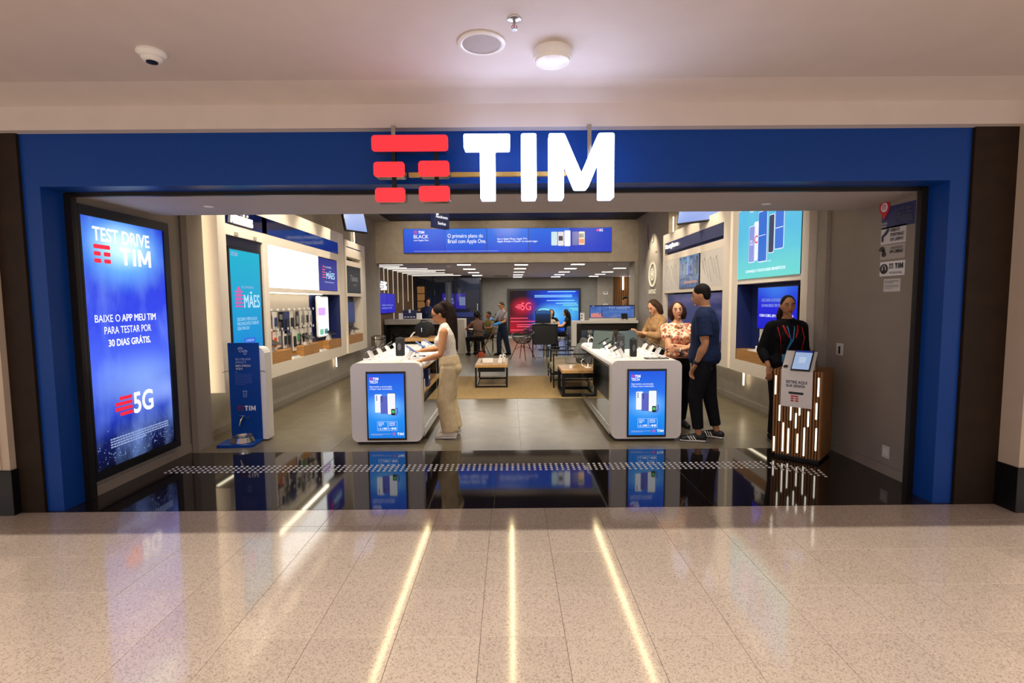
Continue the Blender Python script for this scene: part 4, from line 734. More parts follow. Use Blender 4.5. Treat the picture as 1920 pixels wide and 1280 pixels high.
# ------------------------------------------------------------------ lounge furniture
def low_table(label, x0, x1, y0, y1, h, fr):
    t = thing('low_table', label, 'table', ((x0 + x1) / 2, (y0 + y1) / 2, 0), 0, 'low wooden tables'); a, c = (x1 - x0) / 2, (y1 - y0) / 2
    bx('table_top', WOODT, t, -a, a, -c, c, h - .05, h, bev=.003); bx('under_tray', BLKM, t, -a + .05, a - .05, -c + .03, c - .03, h - .13, h - .052)
    for sx in (-1, 1):
        for sy in (-1, 1): bx('leg', BLKM, t, sx * a, sx * (a - fr), sy * c, sy * (c - fr), .007, h - .05)
        bx('floor_rail', BLKM, t, sx * a, sx * (a - fr), -c + fr, c - fr, .007, .007 + fr)
    for sy in (-1, 1): bx('cross_rail', BLKM, t, -a + fr, a - fr, sy * c, sy * (c - fr), .007, .007 + fr)
    return t
low_table('low oak table with black frame in the middle of the rug', -.645, -.055, 9.2, 10.3, .42, .03); low_table('low oak table with thick black frame left of the right counter', .83, 1.50, 8.22, 8.97, .44, .05); low_table('low oak table half hidden behind the right counter', 1.6, 2.2, 8.3, 9.1, .44, .05); low_table('tall oak table with a round speaker behind the woman in white', -1.78, -1.22, 8.6, 9.3, .95, .035)
t = thing('tissue_box', 'white box on the middle low table', 'box', (-.42, 9.6, .42), .05); bx('carton', WHITEP, t, -.11, .09, -.07, .07, 0, .075, bev=.004); MB().tube([(-.14, -.05, .003), (-.11, -.02, .05)], .006, 6).build('pen', BLK, t)
for k in range(2):
    t = thing('gadget_stand', ('leaning white gadget stand on the middle low table', 'second white gadget stand on the middle low table')[k], 'stand', (-.2 + .06 * k, 9.55 + .12 * k, .42)); MB().prism([(-.04, 0), (.03, 0), (.05, .13), (.0, .15)], -.03, .03).build('stand', WHITEP, t); MB().cyl((.03, -.032, .11), (.03, -.036, .11), .014, n=12).build('lens', BLK, t)
t = thing('tablet_stand', 'dark tablet leaning on a white post on the right low table', 'tablet', (1.0, 8.5, .44)); bx('post', WHITEP, t, -.02, .025, -.02, .02, 0, .10); MB().box(-.09, .09, -.006, .006, -.055, .055, bev=.003).xf(Matrix.Translation((0, -.01, .13)) @ Matrix.Rotation(-.6, 4, 'X')).build('tablet', mat('brown_tablet', '#3a2622', .3), t)
t = thing('wire_headphone_stand', 'dark wire headphones on a ring stand on the right low table', 'headphones', (1.30, 8.55, .44)); 
MB().tube([(.075 * math.cos(a * PI / 12), 0, .15 + .085 * math.sin(a * PI / 12)) for a in range(24)], .006, 6, (0, 1, 0), closed=True).build('ring', BLKM, t)
for a in range(5): MB().tube([(-.06 + a * .03, -.01, .09), (-.03 + a * .02, -.02, .15), (-.05 + a * .03, -.01, .21)], .005, 6, (0, 1, 0)).build('wire', BLKM, t)
MB().lathe([(0, 0), (.06, 0), (.06, .008), (.01, .014), (.01, .07), (0, .07)], 20).build('base', WHITEP, t, True); MB().tube([(-.02, -.03, .01), (-.1, -.02, .04), (-.11, 0, .12), (-.07, 0, .15)], .006, 6).build('white_cable', WHITEP, t, True)
t = thing('round_speaker', 'black drum shaped speaker on the oak table behind the woman', 'speaker', (-1.5, 8.95, .95), -.2)
MB().cyl((0, -.13, .135), (0, .16, .135), .13, n=32).build('body', SPK, t, True); MB().lathe([(0, .004), (.10, .004), (.125, .0), (.13, -.02), (.12, -.02)], 32).xf(Matrix.Translation((0, -.132, .135)) @ Matrix.Rotation(PI / 2, 4, 'X')).build('front_ring', BLK, t, True); tx(t, '!', 0, .135, .07, PRW, .014, y=-.14, bold=.03); MB().tube([(-.1, .02, .2), (-.06, .02, .29), (.06, .02, .29), (.1, .02, .2)], .014, 8, (0, 1, 0)).build('handle', BLK, t, True); MB().tube([(-.1, -.05, .1), (-.17, -.08, .08), (-.22, -.1, .01)], .012, 8).build('cable', WHITEP, t, True)
def armchair(label, x, y, rz, cush=OLIVE):
    """slim black steel lounge chair, local front -Y"""
    t = thing('lounge_armchair', label, 'armchair', (x, y, 0), rz, 'steel lounge armchairs'); w, d, h = .34, .36, .62
    for sx in (-1, 1):
        for yy in (-d, d): bx('leg', BLKM, t, sx * w - .011, sx * w + .011, yy - .011, yy + .011, .007, h)
        bx('arm_rail', BLKM, t, sx * w - .011, sx * w + .011, -d, d, h - .02, h); bx('side_rail', BLKM, t, sx * w - .011, sx * w + .011, -d, d, .14, .16)
    for yy in (-d, d): bx('cross_rail', BLKM, t, -w, w, yy - .011, yy + .011, .14, .16)
    bx('seat_deck', BLKM, t, -w, w, -d, d, .26, .28); MB().box(-w + .03, w - .03, -d - .02, d - .05, .28, .42, bev=.045, seg=3).build('seat_cushion', cush, t, True)
    MB().box(-w + .03, w - .03, -.06, .08, .0, .42, bev=.05, seg=3).xf(Matrix.Translation((0, d - .1, .40)) @ Matrix.Rotation(-.25, 4, 'X')).build('back_cushion', GREYF if cush is OLIVE else cush, t, True); bx('back_rail', BLKM, t, -w, w, d - .011, d + .011, h - .02, h)
    return t
armchair('black steel lounge armchair with beige seat beside the right low table', 1.13, 9.45, HR); armchair('black steel lounge armchair farther back with beige seat', 1.15, 10.3, HR)
t = thing('throw_pillow', 'round grey pillow propped on the near steel armchair', 'pillow', (1.32, 9.35, .42), .5); MB().sph((0, 0, .19), (.2, .09, .2), 24).build('pillow', GREYF, t, True); MB().tube([(.17 * math.cos(a * PI / 12), -.06, .19 + .17 * math.sin(a * PI / 12)) for a in range(24)], .006, 6, (0, 1, 0), closed=True).build('seam', OLIVE, t)
for k, (x, lab) in enumerate(((2.0, 'left dark blue grey waiting chair under the white high table'), (2.76, 'middle dark blue grey waiting chair under the white high table'), (3.52, 'right dark blue grey waiting chair under the white high table'))): armchair(lab, x, 15.0, 0, mat('slate_fabric%d' % k, '#3f4654', .9, noise=.1))
def wire_chair(label, x, y, rz):
    t = thing('wire_chair', label, 'chair', (x, y, 0), rz, 'black wire chairs'); n = 26
    def rim(a, f): # bowl: f 0 bottom .. 1 rim ; higher at the back (+Y)
        r = .16 + .14 * f ** .6; hgt = .45 + f * (.16 + .16 * (.5 + .5 * math.sin(a))); return V((r * 1.02 * math.cos(a), r * .95 * math.sin(a), hgt))
    MB().tube([rim(2 * PI * i / 30, 1) for i in range(30)], .011, 6, closed=True).build('rim', BLKM, t, True); MB().tube([rim(2 * PI * i / 30, 0) for i in range(30)], .009, 6, closed=True).build('seat_ring', BLKM, t, True)
    for i in range(n):
        for s in (-1, 1): MB().tube([rim(2 * PI * i / n + s * .55 * f, f) for f in (0, .35, .7, 1)], .005, 5).build('wire', BLKM, t)
    MB().lathe([(0, .46), (.15, .46), (.16, .45), (0, .445)], 20).build('seat_pad', BLK, t)
    for sx in (-1, 1):
        for sy in (-1, 1): MB().tube([(sx * .10, sy * .1, .45), (sx * .25, sy * .24, .002)], .010, 6).build('leg', BLKM, t)
        MB().tube([(sx * .16, -.15, .28), (0, 0, .38), (-sx * .16, .15, .28)], .005, 5).build('brace', BLKM, t)
    return t
wire_chair('black wire bucket chair standing free in front of the neon screen', .33, 13.75, -.6); wire_chair('black wire chair under the seated woman with curly hair', -.93, 14.75, 2.4); wire_chair('black wire chair behind the seated visitor at left', -.55, 15.9, .8); wire_chair('black wire chair under the long haired woman at the round table', 1.75, 16.2, .5); wire_chair('black wire chair half hidden at the far table', .75, 17.2, -1.2)
# service desk with black modesty panel, monitor and pedestal
t = thing('service_desk', 'black service desk panel with chrome pedestal in the hall', 'desk', (.98, 14.2, 0)); bx('panel', BLK, t, -.36, .34, -.02, .02, .36, .92, bev=.006); bx('desk_top', BLKM, t, -.36, .34, -.02, .55, .90, .93); MB().cyl((0, .2, .02), (0, .2, .9), .06, n=24).build('pedestal', CHROME, t, True); MB().lathe([(0, 0), (.26, 0), (.26, .012), (.05, .03), (0, .03)], 32, (0, .2, 0)).build('base', CHROME, t, True)
for sx in (-.36, .30): bx('frame_leg', BLKM, t, sx - .015, sx + .015, -.04, -.01, 0, .9)
MB().tube([(.2 * math.cos(a * PI / 12), .2 + .2 * math.sin(a * PI / 12), .2) for a in range(24)], .012, 6, closed=True).build('foot_ring', BLKM, t, True)
t = screen('desk_monitor', 'black monitor seen from behind on the service desk', (.93, 14.55, 1.12), 0, .40, .32, scr('monitor_pic', [(0, '#10141c'), (.7, '#1a3560'), (1, '#3a78c8')], .7), depth=.04, bez=.02); bx('stand', BLK, t, -.03, .03, .02, .05, -.2, -.1); bx('foot', BLK, t, -.1, .1, -.02, .12, -.2, -.19)
t = thing('round_table', 'dark round meeting table in front of the neon screen', 'table', (1.35, 16.6, 0)); MB().cyl((0, 0, .72), (0, 0, .75), .5, n=36).build('table_top', BLK, t, True); MB().cyl((0, 0, .02), (0, 0, .72), .04).build('column', BLKM, t, True); MB().lathe([(0, 0), (.28, 0), (.28, .012), (.04, .03), (0, .03)], 28).build('base', BLKM, t, True)
t = thing('small_round_table', 'small pale table beside the seated woman at left', 'table', (-1.08, 15.4, 0)); MB().cyl((0, 0, .72), (0, 0, .75), .24, n=30).build('table_top', WHITE, t, True); MB().cyl((0, 0, .02), (0, 0, .72), .03).build('column', BLKM, t, True); MB().lathe([(0, 0), (.22, 0), (.22, .012), (.03, .03), (0, .03)], 24).build('base', BLKM, t, True)
# reception desk
t = thing('reception_desk', 'long grey reception desk by the brown slat wall', 'desk', (-2.57, 15.4, 0)); bx('desk_top', GREYW, t, -1.2, 1.2, -.05, .65, .90, 1.05, bev=.003); bx('end_panel', GREYW, t, .98, 1.2, -.05, .65, 0, .90, bev=.003); bx('back_panel', SHUT, t, -1.2, .98, .5, .55, 0, .9); bx('end_panel', BLKM, t, -1.2, -1.14, -.05, .65, 0, .9)
t = thing('pamphlet_holder', 'white desk organiser with navy cards on the reception desk', 'holder', (-3.02, 15.5, 1.05)); bx('tray', WHITEP, t, -.34, .34, -.06, .06, 0, .19, bev=.004); bx('card_block', NAVY, t, -.2, .2, -.075, .03, .02, .28); bx('badge', WHITEP, t, -.03, .03, -.078, -.075, .2, .3)
for i in range(4): bx('label_strip', PRW, t, -.17 + i * .09, -.11 + i * .09, -.078, -.075, .06, .09)
t = thing('desk_screen', 'low dark monitor on the reception desk', 'monitor', (-2.25, 15.55, 1.05)); bx('panel', BLK, t, -.22, .3, -.01, .02, .03, .2); bx('foot', BLK, t, -.08, .1, -.05, .08, 0, .03)
for k, (x, mm) in enumerate(((-3.34, BLKM), (-2.9, BLKM), (-2.46, mat('dark_red_leather', '#5c0f14', .5)), (-2.02, BLKM))):
    t = thing('bar_stool', ('black wire bar stool nearest the slat wall', 'black wire bar stool second from the slat wall', 'dark red bar stool at the reception desk', 'black wire bar stool behind the woman in white')[k], 'stool', (x, 14.95, 0), 0, 'stools at the reception desk')
    MB().cyl((0, 0, .62), (0, 0, .66), .17, n=24).build('seat', mm, t, True); MB().tube([(-.17, .0, .66), (-.18, -.14, .82), (0, -.2, .84), (.18, -.14, .82), (.17, .0, .66)], .012, 6).build('back_rail', mm, t, True)
    for sx in (-1, 1):
        for sy in (-1, 1): MB().tube([(sx * .1, sy * .1, .62), (sx * .19, sy * .19, .0)], .011, 6).build('leg', mm, t)
    MB().tube([(.15 * math.cos(a * PI / 8), .15 * math.sin(a * PI / 8), .25) for a in range(16)], .008, 5, closed=True).build('foot_ring', mm, t)
# wall TVs on the slat wall
t = thing('wall_tv', 'pair of purple blue screens on the brown slat wall', 'screen', (-3.72, 15.55, 1.54), HL)
for s in (-1, 1):
    p = bx('panel', BLK, t, -1.05 if s < 0 else .01, -.01 if s < 0 else 1.05, .005, .05, -.3, .3); bx('display', scr('tv_pic%d' % s, [(0, '#2a24c8'), (1, '#3a34c0')], .9), p, -1.04 if s < 0 else .02, -.02 if s < 0 else 1.04, 0, .006, -.29, .29)
tx(t, 'Criado com base no seu\nmundo para o seu dia', .05, -.1, .17, TXD, 1.4)
bb = thing('logo_sign', 'small white illuminated logo on the brown slat wall', 'sign', (-3.76, 15.2, 2.06), HL)
for k in range(4): MB().rrect(-.3 + abs(k - 1.5) * .06, -.02, -.13 + k * .07, -.085 + k * .07, .01, -.02, 0).build('bar', emis('logo_white%d' % k, '#f4f8ff', 1.6), bb)
tx(bb, '5G', .18, 0, .25, TXW, .3, bold=.05, y=-.01, ext=.02)
# trash bin
t = thing('steel_bin', 'round stainless steel bin near the left wall end', 'bin', (-3.15, 12.2, 0)); MB().lathe([(0, .02), (.17, .02), (.17, .68), (.15, .70), (0, .70)], 32).build('drum', STEEL, t, True); MB().lathe([(.155, .70), (.175, .70), (.175, .76), (.12, .78), (.12, .72)], 32).build('lid_ring', CHROME, t, True); MB().lathe([(0, 0), (.165, 0), (.165, .02), (0, .02)], 32).build('foot', BLK, t)
# high white table at right
t = thing('high_table', 'white high service table with waterfall leg on the right', 'table', (2.65, 13.3, 0)); bx('table_top', WHITE, t, -1.05, .67, -.05, .18, .98, 1.05, bev=.003); bx('side_leg', WHITE, t, -1.05, -.93, -.05, .18, 0, .98, bev=.003); bx('apron', SHUT, t, -.93, .67, .1, .15, .80, .98); bx('inner_panel', BLK, t, -.93, -.80, .0, .17, 0, .98)
t = thing('banner_screen', 'wide banner screen with travel picture on the white high table', 'screen', (2.68, 13.45, 1.05)); bx('base', WHITE, t, -.6, .62, -.04, .06, 0, .06); bx('panel', BLK, t, -.59, .58, 0, .03, .06, .40)
bx('display', scr('travel_pic', [(0, '#4a66b0'), (.5, '#4f78c0'), (1, '#3450a0')], .85, 2, (3, .5, '#8fa6dc', .5, .75)), t, -.58, .57, -.004, 0, .07, .385)
bb = MB(); rn = random.Random(5)
for k in range(9): x = -.56 + k * .035; bb.box(x, x + .03, -.006, -.004, .08, .15 + .05 * rn.random())
bb.build('town_picture', emis('town_coral', '#e88a76', .9), t); MB().prism([(-.29, .1), (-.25, .1), (-.26, .25), (-.27, .33), (-.28, .25)], -.007, -.005).build('tower_picture', emis('tower_dark', '#2e3f66', .8), t); MB().rrect(-.58, .57, .365, .385, .002, -.006, -.004).build('top_bar', emis('bar_navy', '#27386e', .8), t)
tx(t, 'TIM VIAGEM', .18, .325, .065, TXW, .54); tx(t, 'MUITO A PERCORRER\nE SEMPRE CONECTADO', .18, .245, .05, TXD, .50); tx(t, 'TIM', -.5, .375, .015, TXW, .04, y=-.007)
t = thing('card_terminal', 'small black terminal on the white high table', 'terminal', (2.98, 13.33, 1.05)); MB().cyl((0, 0, 0), (0, 0, .04), .03).build('base', WHITEP, t); MB().box(-.08, .08, -.01, .01, 0, .15, bev=.004).xf(Matrix.Translation((0, .0, .04)) @ Matrix.Rotation(-.4, 4, 'X')).build('screen_back', BLK, t)
t = thing('white_stand_box', 'small white box at the left end of the high table', 'box', (1.9, 13.5, 1.05)); bx('carton', WHITEP, t, -.05, .05, -.05, .05, 0, .2, bev=.004); 
for z in (.06, .13): MB().cyl((-.02, -.05, z), (-.02, -.056, z), .018, n=14).build('lens', BLK, t)
t = thing('thermostat', 'white control box on the back wall column', 'control', (4.1, 22.04, 1.9)); bx('body', WHITEP, t, -.1, .1, 0, .02, -.06, .06, bev=.003); bx('display', KG, t, -.07, .07, -.002, 0, .0, .04)
t = thing('wall_phone', 'small white device on the back wall above the banner', 'device', (4.1, 22.04, 1.34)); bx('body', WHITEP, t, -.09, .09, 0, .03, -.1, .1, bev=.003); bx('display', BLK, t, -.05, .05, -.002, 0, .03, .06)
t = thing('light_tube', 'short vertical light tube on the slatted back wall', 'light', (4.87, 22.16, 2.6)); bx('diffuser', LEDC, t, -.02, .02, -.02, .0, -.55, -.01); bx('channel', WHITEP, t, -.03, .03, 0, .02, -.57, 0)
# plant by the back wall
t = thing('plant_stand', 'slim grey side table under the plant by the back wall', 'table', (-.55, 21.3, 0)); bx('top', GREYW, t, -.24, .24, -.24, .24, .54, .58)
for sx in (-1, 1):
    for sy in (-1, 1): bx('leg', BLKM, t, sx * .22 - .012, sx * .22 + .012, sy * .22 - .012, sy * .22 + .012, 0, .54)
t = thing('potted_plant', 'dark green potted plant on the slim side table', 'plant', (-.55, 21.3, .58)); MB().lathe([(0, 0), (.12, 0), (.15, .2), (.13, .2), (.12, .17), (0, .17)], 20).build('pot', BLK, t, True); rn = random.Random(9); GRN = mat('leaf_green', '#2f5a3a', .5, noise=.3, scale=20)
for i in range(14):
    a = rn.uniform(0, 2 * PI); L = rn.uniform(.3, .5); e = rn.uniform(.5, 1.3); tip = V((L * math.cos(a) * math.cos(e), L * math.sin(a) * math.cos(e), .17 + L * math.sin(e))); b0 = V((0, 0, .17)); md = (b0 + tip) / 2 + V((0, 0, .08)); sd = V((-math.sin(a), math.cos(a), 0)) * .06; bm = MB(); vs = [bm.bm.verts.new(p) for p in (b0, md + sd, tip, md - sd, md + V((0, 0, .012)))]
    for f in ((0, 1, 4), (1, 2, 4), (2, 3, 4), (3, 0, 4)): bm.bm.faces.new([vs[k] for k in f])
    bm.build('leaf', GRN, t)
# ------------------------------------------------------------------ glazed meeting room
g = struct('window_1', label='tall glass partition of the meeting room'); GL = mat('smoky_glass', '#2c3346', .03, noise=0., alpha=.34)
for x0, x1 in ((-3.84, -3.05), (-3.0, -2.2), (-2.15, -1.2)): bx('pane', GL, g, x0, x1, 20.3, 20.312, .03, 2.56)
for x in (-3.86, -3.025, -2.175, -1.185): bx('mullion', BLKM, g, x - .022, x + .022, 20.27, 20.34, 0, 2.6)
bx('top_rail', BLKM, g, -3.86, -1.16, 20.27, 20.34, 2.56, 2.6); bx('pane', GL, g, -1.19, -1.178, 20.34, 22.2, .03, 2.58); bx('door_pull', CHROME, g, -1.3, -1.27, 20.2, 20.23, .8, 1.5)
bx('film_band', mat('blue_film', '#1d2f7a', .3), g, -3.0, -1.2, 20.294, 20.299, .98, 1.16)
t = screen('meeting_screen', 'purple blue screen with white lines inside the glazed room', (-2.22, 20.95, 1.60), 0, 1.08, .62, scr('meeting_pic', [(0, '#3a22d8'), (1, '#4430c8')], .85), depth=.06, bez=.01)
tx(t, 'Escaneie', -.28, .1, .07, TXW, .35, bold=.03); fake_lines(t, -.46, -.05, .02, 4, .03, .05, TXD); flat('blank_panel', TXD, t, .15, .45, -.17, .17); bx('wall_post', BLKM, t, -.03, .03, .06, .1, -1.6, .2); bx('floor_foot', BLKM, t, -.3, .3, -.1, .3, -1.6, -1.58)
t = thing('amber_shelf', 'amber lit shelf column beyond the glass at left', 'shelf', (-3.6, 20.9, 0)); bx('frame', SHUT, t, -.2, .2, -.1, .15, 0, 2.4); bx('lit_back', emis('amber_glow', '#c88a4a', .8), t, -.15, .15, -.112, -.1, 1.2, 2.2)
for z in (1.3, 1.6, 1.9): bx('shelf_board', SHUT, t, -.15, .15, -.14, -.11, z, z + .03)
t = thing('pale_banner', 'pale upright banner inside the glazed room', 'banner', (-2.45, 20.48, 0)); bx('cloth', mat('pale_banner_cloth', '#b9c4d8', .6), t, -.12, .12, 0, .01, .3, 2.35); bx('pole', BLKM, t, -.01, .01, .012, .03, 0, 2.4); bx('foot', BLKM, t, -.15, .15, -.1, .1, 0, .02)
t = thing('figure_stand', 'dark standing print inside the glazed room at right', 'banner', (-1.55, 20.65, 0)); bx('print', scr('figure_pic', [(0, '#15182a'), (1, '#2a2430')], .35, 2, (5, .7, '#6a4a38', .5, .7)), t, -.25, .25, 0, .02, .1, 2.0); bx('foot', BLKM, t, -.26, .26, -.15, .15, 0, .1)
# ------------------------------------------------------------------ people
class Vol:
    """closed overlapping solids, fused into one skin by a voxel remesh"""
    def __init__(s): s.v = []; s.f = []
    def _ring(s, P): b = len(s.v); s.v += [tuple(p) for p in P]; return list(range(b, b + len(P)))
    def tube(s, pts, rad, ref=(1, 0, 0), n=16, round0=True, round1=True):
        pts = [V(p) for p in pts]; rad = [(r, r) if not isinstance(r, (tuple, list)) else r for r in rad]; N = len(pts); rings = []
        rf = V(ref)
        ds = []
        for i in range(N):
            d = pts[min(i + 1, N - 1)] - pts[max(i - 1, 0)]; d.normalize(); ds.append(d)
        def mk(p, d, a, c):
            u = rf - d * rf.dot(d)
            if u.length < 1e-3: u = d.orthogonal()
            u.normalize(); w = d.cross(u); return s._ring([p + u * (a * math.cos(2 * PI * k / n)) + w * (c * math.sin(2 * PI * k / n)) for k in range(n)])
        if round0:
            m = min(rad[0]); rings.append(mk(pts[0] - ds[0] * m * .8, ds[0], rad[0][0] * .45, rad[0][1] * .45)); rings.append(mk(pts[0] - ds[0] * m * .45, ds[0], rad[0][0] * .82, rad[0][1] * .82))
        for p, d, (a, c) in zip(pts, ds, rad): rings.append(mk(p, d, a, c))
        if round1:
            m = min(rad[-1]); rings.append(mk(pts[-1] + ds[-1] * m * .45, ds[-1], rad[-1][0] * .82, rad[-1][1] * .82)); rings.append(mk(pts[-1] + ds[-1] * m * .8, ds[-1], rad[-1][0] * .45, rad[-1][1] * .45))
        for A, B in zip(rings, rings[1:]):
            for k in range(n): s.f.append((A[k], A[(k + 1) % n], B[(k + 1) % n], B[k]))
        s.f.append(tuple(rings[0][::-1])); s.f.append(tuple(rings[-1])); return s
    def ell(s, c, r, rot=None, n=16, fn=None):
        c = V(c); m = n * 2 // 3; rows = []
        def pt(x, y, z):
            p = V((x, y, z)); p = fn(p) if fn else V((x * r[0], y * r[1], z * r[2])); return c + (rot @ p if rot else p)
        top = s._ring([pt(0, 0, 1)]); bot = s._ring([pt(0, 0, -1)])
        for j in range(1, m):
            t = PI * j / m; rows.append(s._ring([pt(math.sin(t) * math.cos(2 * PI * k / n), math.sin(t) * math.sin(2 * PI * k / n), math.cos(t)) for k in range(n)]))
        for k in range(n):
            s.f.append((top[0], rows[0][k], rows[0][(k + 1) % n])); s.f.append((bot[0], rows[-1][(k + 1) % n], rows[-1][k]))
            for A, B in zip(rows, rows[1:]): s.f.append((A[k], B[k], B[(k + 1) % n], A[(k + 1) % n]))
        return s
    def build(s, name, m, parent, vox=.008, smooth=3):
        me = bpy.data.meshes.new(name + '_raw'); me.from_pydata(s.v, [], s.f); me.update()
        o = bpy.data.objects.new('raw', me); COL.objects.link(o)
        r = o.modifiers.new('r', 'REMESH'); r.mode = 'VOXEL'; r.voxel_size = vox; r.use_smooth_shade = True
        if smooth: q = o.modifiers.new('s', 'SMOOTH'); q.factor = .5; q.iterations = smooth
        out = bpy.data.meshes.new_from_object(o.evaluated_get(bpy.context.evaluated_depsgraph_get())); out.name = name
        bpy.data.objects.remove(o); bpy.data.meshes.remove(me)
        for p in out.polygons: p.use_smooth = True
        out.materials.clear(); return link(name, out, m, parent)
def ik(a, b, l1, l2, hint):
    a, b = V(a), V(b); d = b - a; L = max(1e-4, min(d.length, (l1 + l2) * .999)); d.normalize(); b = a + d * L
    x = (l1 * l1 - l2 * l2 + L * L) / (2 * L); h = math.sqrt(max(0, l1 * l1 - x * x)); w = V(hint) - d * V(hint).dot(d); w.normalize(); return a + d * x + w * h, b
def do_hand(vol, wrist, d, nrm, side, curl, k, splay=.12):
    """palm and five fingers; d pointing direction, nrm palm normal (fingers curl towards it), side = thumb direction"""
    d = V(d).normalized(); nrm = (V(nrm) - d * V(nrm).dot(d)).normalized(); sd = d.cross(nrm).normalized()
    if sd.dot(V(side)) < 0: sd = -sd
    w = V(wrist); vol.tube([w, w + d * .03 * k, w + d * .085 * k], [(.024 * k, .017 * k), (.036 * k, .015 * k), (.038 * k, .013 * k)], sd, 12)
    for i, (off, L) in enumerate(((.029, .92), (.010, 1.0), (-.010, .94), (-.028, .76))):
        p = w + d * .085 * k + sd * off * k; a = 0; pts = [p]; dd = (d + sd * (off * splay / .03)).normalized()
        for seg, ln in enumerate((.042, .027, .021)):
            a += curl * (.8, 1., .7)[seg]; q = (dd * math.cos(a) + nrm * math.sin(a)); pts.append(pts[-1] + q * ln * L * k)
        vol.tube(pts, [.0092 * k, .0088 * k, .0082 * k, .007 * k], sd, 8)
    p = w + d * .022 * k + sd * .028 * k; q = (d * .65 + sd * .7 + nrm * .3).normalized(); p2 = p + q * .045 * k; q2 = (d + sd * .2 + nrm * .5).normalized(); vol.tube([p, p2, p2 + q2 * .034 * k], [.012 * k, .0105 * k, .0085 * k], nrm, 8)

